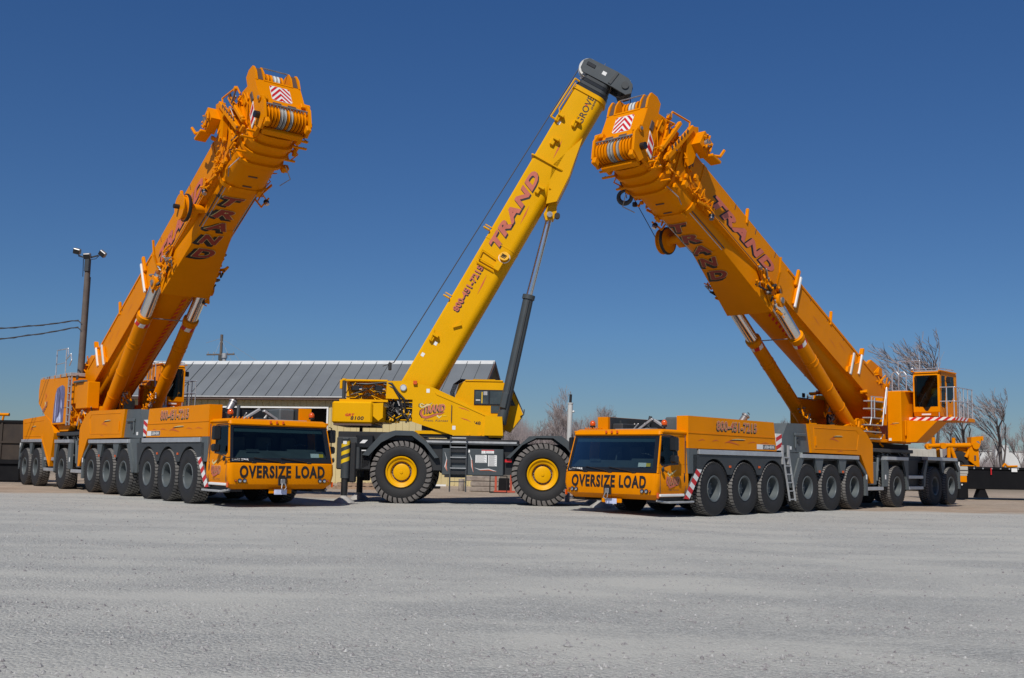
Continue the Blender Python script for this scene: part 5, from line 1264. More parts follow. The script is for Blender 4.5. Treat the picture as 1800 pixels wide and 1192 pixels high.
    for x0 in (-1.72, -1.0): h.b2((x0, -0.58, 3.36), (x0+0.30, -0.35, 3.56), 'black_trim', 0.05); h.cyl((x0+0.05, -0.5, 3.56), (x0+0.05, -0.5, 3.60), 0.03, 'steel'); h.cyl((x0+0.28, -0.62, 3.44), (x0+0.36, -0.62, 3.44), 0.03, 'chrome', seg=10)
    h.tube([(-1.75, -0.5, 3.62), (-1.2, -0.52, 3.60), (-0.7, -0.55, 3.66), (-0.45, -0.62, 3.62), (-0.25, -0.64, 3.35), (-0.05, -0.64, 3.15), (0.0, -0.62, 2.8)], 0.035, 'ink', seg=8)
    h.tube([(-0.7, -0.55, 3.6), (-0.4, -0.62, 3.5), (-0.2, -0.64, 3.2), (-0.1, -0.62, 2.7), (0.1, -0.6, 2.5)], 0.03, 'ink', seg=8)
    for q in range(46):
        x = rng.uniform(-1.8, -0.6); z = rng.uniform(3.12, 3.6); h.tube([(x, -0.5, z), (x+rng.uniform(-.2, .2), -0.56, z+rng.uniform(-.15, .1)), (x+rng.uniform(-.35, .35), -0.5, z+rng.uniform(-.2, .1))], 0.012, rng.choice(['ink', 'ink', 'ink', 'ink', YL]), seg=5)
    for q in range(60):
        x = rng.uniform(-0.6, 0.2); z = rng.uniform(2.5-0.0*x, 3.12); h.tube([(x, -0.5, z), (x+rng.uniform(-.12, .12), -0.6, z+rng.uniform(-.15, .15)), (x+rng.uniform(-.2, .2), -0.52, z+rng.uniform(-.2, .2))], rng.choice([0.012, 0.02, 0.028]), rng.choice(['ink', 'ink', 'ink', YL, 'steel']), seg=6)
    for q in range(7): h.b2((-0.15, -0.60, 2.5+q*0.09), (0.21, -0.56, 2.525+q*0.09), 'ink' if q % 2 else YL)
    h.b2((-0.55, -0.4, 2.5), (0.2, 0.3, 3.1), BK); h.b2((-0.6, -0.5, 2.42), (-0.2, -0.4, 2.5), YL)
    h.obj('hydraulic_lines', root)
    # cab
    cb = MB()
    cp = [(1.42, 2.3), (1.42, 3.25), (1.54, 3.72), (1.75, 3.83), (2.90, 3.82), (3.20, 3.69), (3.42, 3.25), (3.60, 2.80), (3.56, 2.70), (3.20, 2.22), (3.05, 2.28), (2.9, 2.15), (1.7, 2.15)]
    cb.prism(cp, 0.45, 1.30, YL); cb.b2((1.75, 0.42, 3.81), (2.95, 1.33, 3.86), YL, 0.01); cb.b2((2.0, 0.44, 3.87), (2.7, 1.2, 3.885), YL)
    cbo = cb.obj('operator_cab', root)
    g = MB()
    MATS.get('cab_glass') or mat('cab_glass', (0.05, 0.065, 0.07), 0.08, var=0.35, vscale=2.5)
    g.prism([(2.04, 3.07), (2.04, 3.55), (3.12, 3.55), (3.36, 3.06)], 0.43, 0.447, 'black_trim')
    g.prism([(2.08, 3.10), (2.08, 3.51), (2.50, 3.51), (2.50, 3.10)], 0.418, 0.43, 'cab_glass'); g.prism([(2.55, 3.10), (2.55, 3.51), (3.10, 3.51), (3.28, 3.10)], 0.418, 0.43, 'cab_glass')
    g.prism([(2.58, 2.82), (2.58, 3.05), (3.0, 3.05), (2.9, 2.82)], 0.43, 0.445, 'cab_glass')
    g.b2((2.28, 0.41, 3.12), (2.31, 0.416, 3.48), 'signal_yellow'); g.b2((2.10, 0.412, 3.2), (2.24, 0.416, 3.24), 'dirty_white'); g.b2((2.34, 0.412, 3.38), (2.46, 0.416, 3.5), 'galvanised')
    g.obj('window', cbo)
    g = MB(); g.add([(3.225, 0.50, 3.66), (3.225, 1.25, 3.66), (3.605, 1.25, 2.86), (3.605, 0.50, 2.86)], [(0, 1, 2, 3)], 'cab_glass')
    g.prism([(3.22, 3.67), (3.25, 3.67), (3.63, 2.84), (3.60, 2.84)], 0.40, 0.47, 'ink'); g.tube([(3.64, 0.5, 2.95), (3.62, 0.42, 2.78), (3.52, 0.42, 2.72)], 0.02, 'ink')
    g.obj('windscreen', cbo)
    g = MB()
    for q in range(5): g.tube([(1.45-0.02*q, 0.5, 3.0), (1.40-0.03*q, 0.5, 3.45), (1.5-0.03*q, 0.5, 3.72), (1.72-0.03*q, 0.5, 3.84+0.01*q), (1.9, 0.5, 3.86)], 0.012, 'ink', seg=5)
    g.obj('hose_bundle', cbo)
    # boom
    ang = R(61.1); T = Matrix.Translation((0.06, 0, 3.0)) @ Matrix.Rotation(-ang, 4, 'Y')
    def prof(hw=0.42, t=0.56, bt=-0.56, s=1.0):
        p = [(-hw+0.05, t), (-hw, t-0.06)]
        n = 14
        for i in range(n+1):
            a = math.pi*i/n; p.append((-hw*math.cos(a), -0.27+(bt+0.27)*abs(math.sin(a))**0.9))
        p += [(hw, t-0.06), (hw-0.05, t)]
        return [(y*s, v*s) for y, v in p]
    b = MB(T); pr = prof()
    b.loft([[(u, y, v) for y, v in pr] for u in (-0.1, 11.5)], YL)
    for u, s in ((8.78, 1.16), (11.35, 1.08), (5.75, 1.02)):
        p2 = prof(s=s); b.loft([[(u+d, y, v) for y, v in p2] for d in (0, 0.035)], YL)
    b.loft([[(8.08, y*1.13, v*1.13) for y, v in pr[3:-3]], [(8.11, y*1.13, v*1.13) for y, v in pr[3:-3]]], YL)
    # flared stiffener down to the cylinder head
    for s in (-1, 1): b.prism([(10.05, -0.50), (8.76, -0.74), (7.85, -0.80), (7.62, -0.55), (8.8, -0.1)], *sorted((s*0.36, s*0.42)), YL)
    b.prism([(10.05, -0.50), (8.76, -0.76), (7.85, -0.82), (7.85, -0.78), (8.76, -0.72), (10.0, -0.50)], -0.4, 0.4, YL)
    b.prism([(7.95, -0.6), (7.35, -0.62), (7.2, -0.78), (7.35, -0.98), (7.6, -0.95), (7.9, -0.80)], -0.2, 0.2, YL)
    b.cyl((7.38, -0.45, -0.82), (7.38, 0.45, -0.82), 0.09, 'steel', seg=14); b.cyl((7.45, -0.5, -1.05), (7.45, -0.3, -1.05), 0.09, 'ink', seg=12)
    bo = b.obj('boom', root)
    t = MB(T)
    def FF(u, v): return lambda d: (lambda a, b_: Vector((u+a, -0.42-d, v+b_)))
    fancy_text(t, 'TRAND', 2.75, 0.36, FF(5.60, 0.03), off=0.05, shear=0.25, dx=-0.03, dy=-0.05, fill='letter_red', cream=False, cw=0.012, spacing=1.15)
    fancy_text(t, '800-451-7215', 1.62, 0.20, FF(3.25, 0.13), off=0.03, shear=0.0, dx=-0.02, dy=-0.035, cw=0.02, cream=False)
    def roundF(d): return lambda a, b_: Vector((10.40+a, -0.42-d, -0.27+b_+0.08*a))
    t.text('GROVE', 0.98, 0.22, 'ink', roundF(0.004), off=0.012, spacing=1.05, strips=4)
    t.ribbon([(0.62, 0.12), (0.66, 0.16)], [0.05, 0.05], 'red', roundF(0.008)); t.text('cranes', 0.35, 0.06, 'ink', (lambda a, b_, G=roundF(0.004): G(a+0.6, b_-0.09)), strips=2)
    for u, v in ((7.0, -0.15), (9.35, 0.0), (4.4, -0.1)):
        t.ribbon([(u-0.35, v-0.02), (u, v), (u+0.3, v+0.03)], [0.004, 0.05, 0.004], 'flame_red', lambda a, b_: Vector((a, -0.424, b_)))
    for u, v in ((10.05, 0.35), (2.0, 0.18), (1.5, 0.35)): t.poly3([(u, -0.425, v), (u+0.12, -0.425, v), (u+0.12, -0.425, v+0.10), (u, -0.425, v+0.10)], 'white')
    t.obj('lettering', bo)
    f = MB(T)
    for u in (6.0, 3.5): f.box((u, -0.40, 0.68), (0.05, 0.2, 0.22), YL, 0.01); f.tube([(u+0.1, -0.4, 0.55), (u+0.1, -0.4, 0.78)], 0.02, YL)
    # frame and signal drum on the side
    f.tube([(5.35, -0.50, 0.45), (5.05, -0.50, 0.42), (5.05, -0.50, -0.15), (5.3, -0.50, -0.12), (5.35, -0.50, 0.45)], 0.02, YL); f.tube([(4.92, -0.48, 0.42), (4.92, -0.48, -0.18)], 0.02, YL)
    f.lathe([(0, 0), (0.17, 0.0), (0.17, 0.02), (0.11, 0.03), (0.11, 0.12), (0.15, 0.13), (0.15, 0.15), (0, 0.15)], YL, o=(5.45, -0.44, -0.28), ax=(0.25, -1, 0.1), seg=24)
    f.lathe([(0.17, -0.01), (0.185, 0.0), (0.185, 0.02), (0.17, 0.03)], 'white', o=(5.45, -0.44, -0.28), ax=(0.25, -1, 0.1), seg=24)
    for q in range(3): f.box((5.42+0.05*q, -0.60, -0.25), (0.025, 0.02, 0.16), 'ink')
    f.box((5.12, -0.5, -0.25), (0.3, 0.14, 0.2), YL, 0.02)
    # lugs
    for u, v, n in ((2.15, 0.40, 1), (10.3, -0.06, 1), (9.45, 0.25, 0), (7.85, -0.12, 0), (10.2, 0.50, 1)):
        f.box((u, -0.46, v), (0.22, 0.12, 0.14), YL, 0.02); f.box((u+0.12, -0.5, v-0.06), (0.08, 0.16, 0.2), YL, 0.01)
        if n: f.tube([(u-0.1, -0.52, v), (u+0.25, -0.54, v+0.05)], 0.022, YL)
    f.prism([(2.75, 0.0), (3.05, -0.1), (2.95, -0.2)], -0.50, -0.42, YL)
    f.tube([(10.15, -0.42, 0.50), (10.15, -0.46, 0.72), (11.62, -0.46, 0.66), (11.62, -0.40, 0.50)], 0.028, YL); f.tube([(10.3, -0.42, 0.45), (10.5, -0.46, 0.62), (11.5, -0.46, 0.58)], 0.02, YL)
    f.obj('boom_fittings', root)
    hd = MB(T)
    for k, s in enumerate((0.98, 0.92, 0.86, 0.80)):
        p2 = prof(s=s); u = 11.50+k*0.12; hd.loft([[(u+d, y, v) for y, v in p2] for d in (0, 0.10)], DK if k % 2 else 'black_trim')
        hd.cyl((u+0.05, -0.30*s, 0.60*s), (u+0.05, -0.30*s, 0.66*s), 0.03, 'chrome', seg=8)
    hd.loft([[(u, y, v) for y, v in prof(s=0.76)] for u in (11.4, 12.1)], BK)
    for s in (-1, 1):
        hd.prism([(11.98, 0.62), (12.08, 0.72), (12.34, 0.74), (12.48, 0.60), (12.52, -0.38), (12.50, -0.80), (12.38, -1.02), (12.12, -1.12), (11.98, -0.98), (12.0, -0.5)], *sorted((s*0.30, s*0.36)), CH)
        hd.prism([(12.05, -0.30), (12.5, -0.38), (12.49, -0.46), (12.04, -0.40)], *sorted((s*0.36, s*0.385)), DK)
        hd.cyl((12.24, s*0.36, -0.82), (12.24, s*0.40, -0.82), 0.12, DK, seg=18)
    hd.b2((12.0, -0.3, -0.45), (12.45, 0.3, 0.5), DK, 0.02); hd.b2((12.44, -0.31, -0.7), (12.5, 0.31, 0.5), CH)
    hd.poly3([(12.2, -0.365, 0.02), (12.2, -0.365, -0.12), (12.32, -0.365, -0.12), (12.32, -0.365, 0.02)], 'white')
    hd.box((12.3, -0.37, 0.45), (0.12, 0.02, 0.3), 'black_trim', 0.01)
    for q in range(4): hd.tube([(11.8, -0.2+0.1*q, -0.75-0.03*q), (12.0, -0.2+0.1*q, -0.95)], 0.03, 'black_trim')
    hd.cyl((12.5, -0.2, 0.1), (12.62, -0.2, 0.1), 0.012, 'steel', seg=6); hd.cyl((12.5, 0.0, -0.85), (12.6, 0.0, -0.85), 0.02, 'chrome', seg=6)
    ho = hd.obj('boom_head', root)
    for y0 in (-0.14, 0.05): sh = MB(T); sheave(sh, y0, y0+0.12, 12.26, 0.52, 0.31, 'white'); sh.obj('sheave', ho)
    for k in range(3): sh = MB(T); sheave(sh, -0.25+0.16*k, -0.15+0.16*k, 12.22, -0.85, 0.24, DK); sh.obj('sheave', ho)
    rp = MB(); rp.tube([T @ Vector((0.9, 0, 1.12)), T @ Vector((12.2, 0, 0.79))], 0.018, 'rope', seg=6); e = T @ Vector((12.2, 0.0, -1.08)); rp.tube([e, e+Vector((0, 0, -1.0))], 0.014, 'rope')
    a_ = T @ Vector((0.9, 0, 1.12)); rp.tube([a_+Vector((-0.35, 0, -0.12)), a_], 0.014, 'rope'); rp.box((a_.x-0.12, 0, a_.z-0.12), (0.1, 0.1, 0.25), BK, 0.02)
    rp.obj('hoist_rope', root)
    cy = MB(); A, K, B = Vector((2.92, 0, 2.45)), Vector((3.73, 0, 6.52)), T @ Vector((7.38, 0, -0.82))
    cy.cyl(A, K, 0.165, CH, seg=26); cy.cyl(K, B, 0.10, 'chrome', seg=22); dv = (K-A).normalized(); cy.cyl(K-dv*0.12, K+dv*0.02, 0.20, CH, seg=24)
    cy.box(A.lerp(K, 0.55)+Vector((0.03, -0.17, 0)), (0.05, 0.05, 3.4), DK, 0.01, rot=dv.to_track_quat('Z', 'Y').to_matrix()); cy.box(A+dv*0.75+Vector((-0.05, -0.12, 0)), (0.2, 0.2, 0.5), CH, 0.03, rot=dv.to_track_quat('Z', 'Y').to_matrix())
    cy.obj('lift_cylinder', root)
build_rt_crane()

# ------------------------------------------------------------------ metal building
def building():
    t = Vector((0.978, -0.208, 0)); n = Vector((0.208, 0.978, 0))     # along the front wall, into the building
    A = Vector((-1.72, 54.45, 0)); L = 21.0
    M = Matrix(((-t.x, n.x, 0, A.x), (-t.y, n.y, 0, A.y), (0, 0, 1, 0), (0, 0, 0, 1)))   # x runs left along the wall
    root = thing('metal_building', 'long low tan metal building with a grey standing-seam roof behind the yellow crane', 'building')
    W = MB(M); D = 5.84
    o0, o1 = 6.55+0.85, 13.1+1.5
    o0, o1 = 8.26, 14.8
    W.b2((0.25, 0.25, 0), (o0, 0.4, 4.35), 'wall_tan'); W.b2((o1, 0.25, 0), (L, 0.4, 4.35), 'wall_tan'); W.b2((o0, 0.25, 3.92), (o1, 0.4, 4.35), 'wall_tan')
    W.b2((L-0.15, 0.4, 0), (L, D, 4.35), 'wall_tan'); W.b2((0.4, D-0.15, 0), (L-0.15, D, 4.35), 'wall_tan')
    W.b2((0.25, 0.4, 0), (0.4, D, 4.35), 'wall_tan'); W.prism([(0.4, 4.35), (D-0.4, 4.35), (2.92, 6.2)], 0.25, 0.4, 'wall_tan', ax='x'); W.prism([(0.4, 4.35), (D-0.4, 4.35), (2.92, 6.2)], L-0.15, L, 'wall_tan', ax='x')
    x = 0.45
    while x < L-0.1:
        if x < o0-0.05 or x > o1+0.05: W.b2((x, 0.215, 0.05), (x+0.045, 0.25, 4.35), 'wall_tan')
        elif o0 < x < o1: W.b2((x, 0.215, 4.0), (x+0.045, 0.25, 4.35), 'wall_tan')
        x += 0.36
    W.obj('wall', root)
    f = MB(M); f.b2((o0-0.09, 0.18, 0), (o0, 0.42, 4.0), 'white'); f.b2((o1, 0.18, 0), (o1+0.09, 0.42, 4.0), 'white'); f.b2((o0, 0.18, 3.92), (o1, 0.42, 4.0), 'white'); f.obj('door_frame', root)
    i = MB(M); i.b2((o0-1, 3.8, 0.02), (o1+1, 3.9, 4.2), 'interior_dark'); i.b2((o0-1.0, 0.45, 0.02), (o0-0.9, 3.8, 4.2), 'interior_dark'); i.b2((o1+0.9, 0.45, 0.02), (o1+1, 3.8, 4.2), 'interior_dark')  # near-black panels paint the shade inside the door opening
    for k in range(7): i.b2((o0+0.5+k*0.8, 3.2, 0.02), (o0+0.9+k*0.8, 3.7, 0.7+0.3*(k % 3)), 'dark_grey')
    i.obj('shaded_interior', root)
    b = MB(M); b.b2((-0.2, -0.12, 4.36), (L+0.2, 0.0, 4.52), 'trim_and_shadow_brown'); b.b2((-0.2, 0.0, 4.34), (L+0.2, 0.3, 4.37), 'trim_and_shadow_brown'); b.cyl((-0.2, -0.14, 4.5), (L+0.2, -0.14, 4.5), 0.04, 'galvanised', seg=8)
    b.prism([(-0.12, 4.36), (-0.12, 4.56), (2.92, 6.66), (D+0.12, 4.56), (D+0.12, 4.36), (2.92, 6.42)], -0.26, -0.2, 'trim_and_shadow_brown', ax='x'); b.obj('fascia', root)
    r = MB(M)
    r.prism([(-0.15, 4.50), (-0.15, 4.56), (2.92, 6.66), (D+0.15, 4.56), (D+0.15, 4.50), (2.92, 6.58)], -0.2, L+0.2, 'roof_metal', ax='x')
    x = -0.18; sl = math.atan2(2.10, 3.07)
    while x < L+0.2:
        for s in (0, 1):
            c = (x, 1.385 if s == 0 else D-1.385, 5.61+0.022); r.box(c, (0.035, 3.72, 0.06), 'roof_metal', rot=Matrix.Rotation(sl if s == 0 else -sl, 3, 'X'))
        x += 0.74
    ro = r.obj('roof', root)
    c = MB(M); c.prism([(2.70, 6.52), (2.92, 6.73), (3.14, 6.52), (3.12, 6.50), (2.92, 6.68), (2.72, 6.50)], -0.22, L+0.22, 'dirty_white', ax='x'); c.obj('ridge_cap', ro)
    p = MB(M); xx = 15.9; p.cyl((xx, 3.3, 6.2), (xx, 3.3, 6.95), 0.11, 'galvanised', seg=18); p.cyl((xx, 3.3, 6.92), (xx, 3.3, 7.2), 0.16, 'galvanised', seg=18); p.obj('vent_pipe', ro)
building()

# ------------------------------------------------------------------ poles and cables
def light_pole():
    X, Y = -16.3, 40.0
    root = thing('light_pole', 'tall wooden light pole with three floodlights behind the crane with the mural', 'light pole', None, Matrix.Translation((X, Y, 0)))
    m = MB(); m.cyl((0, 0, 0), (0.03, 0, 8.7), 0.145, 'pole_wood', r2=0.10, seg=16); m.obj('pole', root)
    m = MB(); m.b2((-0.06, -0.14, 8.2), (0.12, -0.05, 8.75), 'dark_grey', 0.02); m.tube([(-0.34, -0.05, 8.82), (0.0, -0.05, 8.72), (0.42, -0.05, 8.84)], 0.03, 'dark_grey'); m.tube([(0.08, -0.12, 8.65), (0.35, -0.1, 8.7), (0.5, -0.1, 8.85)], 0.012, 'ink'); m.tube([(-0.1, -0.1, 8.0), (-0.12, -0.1, 8.7)], 0.015, 'ink')
    m.tube([(0.14, -0.02, 4.5), (0.16, -0.02, 8.0)], 0.02, 'ink'); m.obj('bracket', root)
    for x, z, r in ((-0.38, 8.98, 14), (0.02, 8.80, -4), (0.60, 8.90, 38)):
        m = MB(); Rr = Matrix.Rotation(R(r), 3, 'Y') @ Matrix.Rotation(R(25), 3, 'X')
        m.box((x, -0.1, z), (0.28, 0.16, 0.22), 'steel', 0.03, rot=Rr); m.box(Vector((x, -0.1, z))+Rr @ Vector((0, -0.085, 0)), (0.24, 0.01, 0.18), 'black_trim', rot=Rr); m.obj('floodlight', root)
    for k, (z0, z1, lb) in enumerate(((6.28, 6.10, 'upper of two twisted cables fixed to the light pole'), (6.02, 5.68, 'lower of two twisted cables fixed to the light pole'))):
        m = MB(); pts = []; N = 60
        for i in range(N+1):
            t_ = i/N; x = X-0.15-t_*16; sag = -2.2*t_*(1-t_)*0.5
            pts.append((x, Y-0.1, z0+(z1-z0)*min(1, t_*5)+sag+0.25*math.exp(-((t_-0.02)/0.02)**2)*(0.2)))
        m.tube([(X, Y-0.1, z0-0.12)]+pts, 0.022, 'rope', seg=6)
        m.tube([(p[0], p[1]+0.03*math.sin(i*1.7), p[2]+0.03*math.cos(i*1.7)) for i, p in enumerate(pts)], 0.016, 'rope', seg=5)
        tag(m.obj('power_cable'), lb, 'cable', 'cables on the light pole')
light_pole()
def utility_pole():
    root = thing('utility_pole', 'distant wooden utility pole with one crossarm above the tan building roof', 'utility pole', None, Matrix.Translation((-30.3, 110, 0)))
    m = MB(); m.cyl((0, 0, 0), (0, 0, 13.9), 0.2, 'pole_wood', r2=0.14, seg=12); m.obj('pole', root)
    m = MB(); m.box((0, -0.15, 11.8), (2.9, 0.12, 0.16), 'pole_wood', rot=Matrix.Rotation(R(-2), 3, 'Y'))
    for x in (-1.3, -0.7, 0.7, 1.35): m.cyl((x, -0.15, 11.86), (x, -0.15, 12.05), 0.05, 'galvanised', seg=8)
    m.b2((-0.2, -0.25, 11.2), (0.2, -0.1, 11.7), 'dark_grey'); m.obj('crossarm', root)
    m = MB(); 
    for a, b in (((0, -0.1, 13.4), (-1.3, -0.1, 10.0)), ((0, -0.1, 13.4), (1.7, -0.1, 10.0)), ((0, -0.1, 13.5), (4.3, 2, 10.8)), ((0, -0.1, 13.5), (-2.2, 2, 13.2)), ((1.35, -0.15, 12.0), (2.6, 0, 10.4))): m.tube([a, b], 0.018, 'galvanised', seg=4)
    m.obj('wire_set', root)
utility_pole()
m = MB(); m.cyl((1.93, 35.6, 0), (2.0, 35.6, 3.26), 0.085, 'dirty_white', seg=18); m.cyl((2.0, 35.6, 3.26), (2.0, 35.6, 3.30), 0.10, 'dirty_white', seg=18)
m.cyl((2.0, 35.6, 3.30), (2.01, 35.6, 3.58), 0.045, 'ink', seg=12); m.cyl((2.01, 35.6, 3.58), (2.0, 35.6, 3.68), 0.012, 'steel', seg=6); m.ball((2.1, 35.5, 3.0), 0.04, 'white')
tag(m.obj('steel_post'), 'white steel post with a black tip beside the front wheel of the yellow crane', 'post')

# ------------------------------------------------------------------ trailers and loads
def left_trailer():
    root = thing('flat_trailer', 'dark brown high-sided trailer with an orange pipe frame on it', 'trailer', None, Matrix.Translation((-25.6, 47, 0)) @ Matrix.Rotation(R(-4), 4, 'Z'))
    m = MB(); m.b2((-5, 0, 0.95), (4.6, 2.5, 2.68), 'trailer_brown', 0.03)
    for k in range(9): m.b2((-4.8+k*1.15, -0.05, 0.95), (-4.72+k*1.15, 0.0, 2.66), 'trailer_brown')
    m.b2((-5, -0.07, 2.60), (4.6, 0.0, 2.70), 'trailer_black'); m.b2((-5, -0.07, 1.7), (4.6, 0.0, 1.78), 'trailer_brown'); m.b2((-5, -0.1, 0.8), (4.6, 0.05, 0.97), 'trailer_black'); m.obj('box_body', root)
    m = MB(); m.b2((-5, 0.6, 0.55), (4.4, 1.9, 0.95), 'trailer_black'); m.b2((2.2, 0, 0.05), (4.2, 0.3, 0.8), 'trailer_black', 0.03); m.obj('frame', root)
    for x in (-3.6, -2.4, 3.1):
        m = MB(); m.lathe([(0.2, 0), (0.28, -0.02), (0.48, 0), (0.5, 0.05), (0.5, 0.25), (0.2, 0.25)], 'rubber', o=(x, 0.05, 0.5), seg=28); m.lathe([(0, 0.05), (0.2, 0.03)], 'steel', o=(x, 0.05, 0.5), seg=20); m.obj('wheel', root)
    r = MB(); T = Matrix.Translation((-25.6, 47, 0)) @ Matrix.Rotation(R(-4), 4, 'Z')
    pts = [(-2, 1, 2.98), (3.0, 1, 2.98)]; r.cyl(T @ Vector(pts[0]), T @ Vector(pts[1]), 0.07, 'orange', seg=14)
    for x in (-1, 0.8, 1.9, 2.75): r.tube([T @ Vector((x, 1, 2.95)), T @ Vector((x-0.05, 1, 2.68))], 0.05, 'orange')
    tag(r.obj('pipe_rack'), 'low orange pipe frame lying on the dark brown high-sided trailer', 'pipe frame')
left_trailer()
def right_trailer():
    T = Matrix.Translation((21.2, 50, 0)) @ Matrix.Rotation(R(2), 4, 'Z')
    root = thing('lowboy_trailer', 'long black flatbed trailer standing behind the tail of the hooked crane', 'trailer', None, T)
    m = MB(); m.b2((-1.6, 0, 1.33), (9, 2.6, 1.46), 'trailer_black', 0.02); m.b2((-0.5, 0.05, 0.42), (6.0, 0.2, 1.33), 'trailer_black', 0.02); m.b2((-1.3, 0.5, 0.5), (8.5, 2.0, 1.33), 'trailer_black')
    for k in range(12): m.b2((-0.3+k*0.42, -0.02, 1.36), (-0.24+k*0.42, 0.0, 1.42), 'galvanised')
    m.b2((2.35, -0.02, 1.25), (2.62, 0.0, 1.42), 'white'); m.b2((1.35, -0.02, 1.1), (1.40, 0.0, 1.42), 'red'); m.obj('deck', root)
    m = MB()
    for x in (1.0, 3.6): m.prism([(x-0.28, 0.02), (x-0.12, 0.42), (x+0.12, 0.42), (x+0.28, 0.02)], 0.1, 0.5, 'trailer_black')
    m.obj('landing_leg', root)
    for x in (-0.6, 5.2, 6.3):
        m = MB(); m.lathe([(0.2, 0), (0.28, -0.02), (0.46, 0), (0.48, 0.05), (0.48, 0.25), (0.2, 0.25)], 'rubber', o=(x, 0.0, 0.48), seg=28); m.lathe([(0, 0.05), (0.2, 0.03)], 'steel', o=(x, 0.0, 0.48), seg=20); m.obj('wheel', root)
    m = MB(); m.prism([(3.25, 1.46), (3.33, 1.95), (3.42, 2.0), (3.55, 1.96), (3.56, 1.75), (3.52, 1.46)], 0.1, 0.4, 'trailer_black'); m.b2((3.5, 0.08, 1.6), (3.54, 0.1, 1.66), 'white'); m.obj('stake', root)
    P = lambda x, y, z: T @ Vector((x, y, z))
    q = thing('boom_saddle', 'orange-yellow tubular lifting frame standing on the black trailer', 'lifting frame', None, T)
    m = MB(); OR = 'orange'
    m.cyl((-0.95, 0.8, 2.42), (1.05, 0.8, 2.48), 0.12, OR, seg=18); m.cyl((-1.35, 0.6, 2.40), (-0.5, 0.7, 2.44), 0.10, OR, seg=16)
    m.cyl((-1.3, 0.55, 2.38), (-1.3, 0.75, 2.38), 0.15, OR, seg=18); m.cyl((-0.62, 0.5, 2.42), (-0.62, 0.72, 2.42), 0.15, OR, seg=18); m.cyl((1.0, 0.6, 2.46), (1.0, 0.85, 2.46), 0.17, OR, seg=18)
    for x in (-0.98, 0.0): m.cyl((x, 0.8, 2.4), (x, 0.8, 2.82), 0.09, OR, seg=12)
    m.obj('top_tube', q)
    m = MB()
    for a, b in (((-0.25, 0.8, 2.4), (-0.25, 0.8, 1.46)), ((-0.15, 0.8, 2.4), (0.15, 0.8, 1.5)), ((-0.6, 1.2, 2.4), (-0.55, 1.2, 1.5)), ((0.85, 0.8, 2.4), (0.58, 0.8, 1.9))): m.cyl(a, b, 0.09, OR, seg=12)
    m.prism([(0.68, 1.75), (0.72, 2.35), (1.15, 2.4), (1.18, 1.47), (1.05, 1.47)], 0.7, 0.85, OR); m.b2((0.25, 0.9, 2.0), (0.75, 1.3, 2.35), OR, 0.02)
    m.prism([(0.78, 2.5), (0.80, 2.86), (1.38, 2.92), (1.38, 2.72), (1.30, 2.70), (1.28, 2.82), (1.22, 2.5), (1.1, 2.35)], 0.65, 1.1, OR); m.cyl((1.1, 0.66, 2.6), (1.1, 0.62, 2.6), 0.08, 'steel', seg=12); m.b2((0.92, 0.68, 1.75), (1.02, 0.70, 2.0), 'trim_and_shadow_brown', 0.02)
    m.obj('bracing', q)
    m = MB(); m.b2((0.15, 0.3, 1.48), (0.75, 0.5, 1.53), OR, 0.01); m.tube([(2.2, 0.5, 1.48), (2.3, 0.5, 1.62), (2.42, 0.5, 1.5), (2.9, 0.5, 1.52)], 0.05, OR); m.obj('base_plate', q)
    w_ = MB(); w_.lathe([(0.25, 0.0), (0.45, -0.03), (0.66, 0.0), (0.71, 0.06), (0.71, 0.3), (0.6, 0.36), (0.25, 0.36)], 'rubber', o=P(0.28, 0.85, 2.175-0.7+0.02+0.0), ax=T.to_3x3() @ Vector((0, 1, 0)), seg=40)
    w_.lathe([(0, 0.05), (0.24, 0.04), (0.25, 0.02)], 'interior_dark', o=P(0.28, 0.85, 1.495), ax=T.to_3x3() @ Vector((0, 1, 0)), seg=24)
    tag(w_.obj('spare_tyre'), 'large black tyre leaning upright under the orange-yellow lifting frame', 'tyre')
    q = thing('control_box', 'beige and orange box standing between the black trailer and the hooked crane', 'box', None, Matrix.Translation((20.9, 49.2, 0)))
    m = MB(); m.b2((-0.22, 0, 1.12), (0.24, 0.4, 1.46), 'concrete', 0.02); m.b2((-0.20, -0.005, 1.26), (0.22, 0.0, 1.30), 'ink'); m.b2((-0.2, 0.02, 1.04), (0.2, 0.38, 1.12), 'concrete'); m.obj('cover', q)
    m = MB(); m.b2((-0.18, 0.02, 0.74), (0.18, 0.36, 1.03), OR, 0.01); m.b2((-0.2, 0, 0.0), (0.22, 0.4, 0.72), 'trailer_black', 0.02); m.b2((-0.1, -0.02, 0.6), (-0.04, 0.0, 0.66), 'white'); m.obj('body', q)
right_trailer()

# ------------------------------------------------------------------ far buildings
m = MB(); m.b2((26.2, 70, 0), (28.45, 72.5, 2.62), 'concrete', 0.03)
for k in range(6): m.b2((26.4+k*0.36, 69.97, 0.2), (26.45+k*0.36, 70, 2.5), 'concrete')
tag(m.obj('storage_container'), 'low beige storage box beyond the tail of the hooked crane', 'container')
m = MB(); m.b2((104, 240, 0), (120, 255, 5.6), 'far_white'); m.b2((108.5, 238, 0), (111.5, 240, 6.9), 'far_white'); m.b2((103.8, 239.8, 5.6), (120.2, 255.2, 5.75), 'dirty_white')
tag(m.obj('warehouse'), 'distant white building seen through the bare trees beyond the black trailer', 'building')

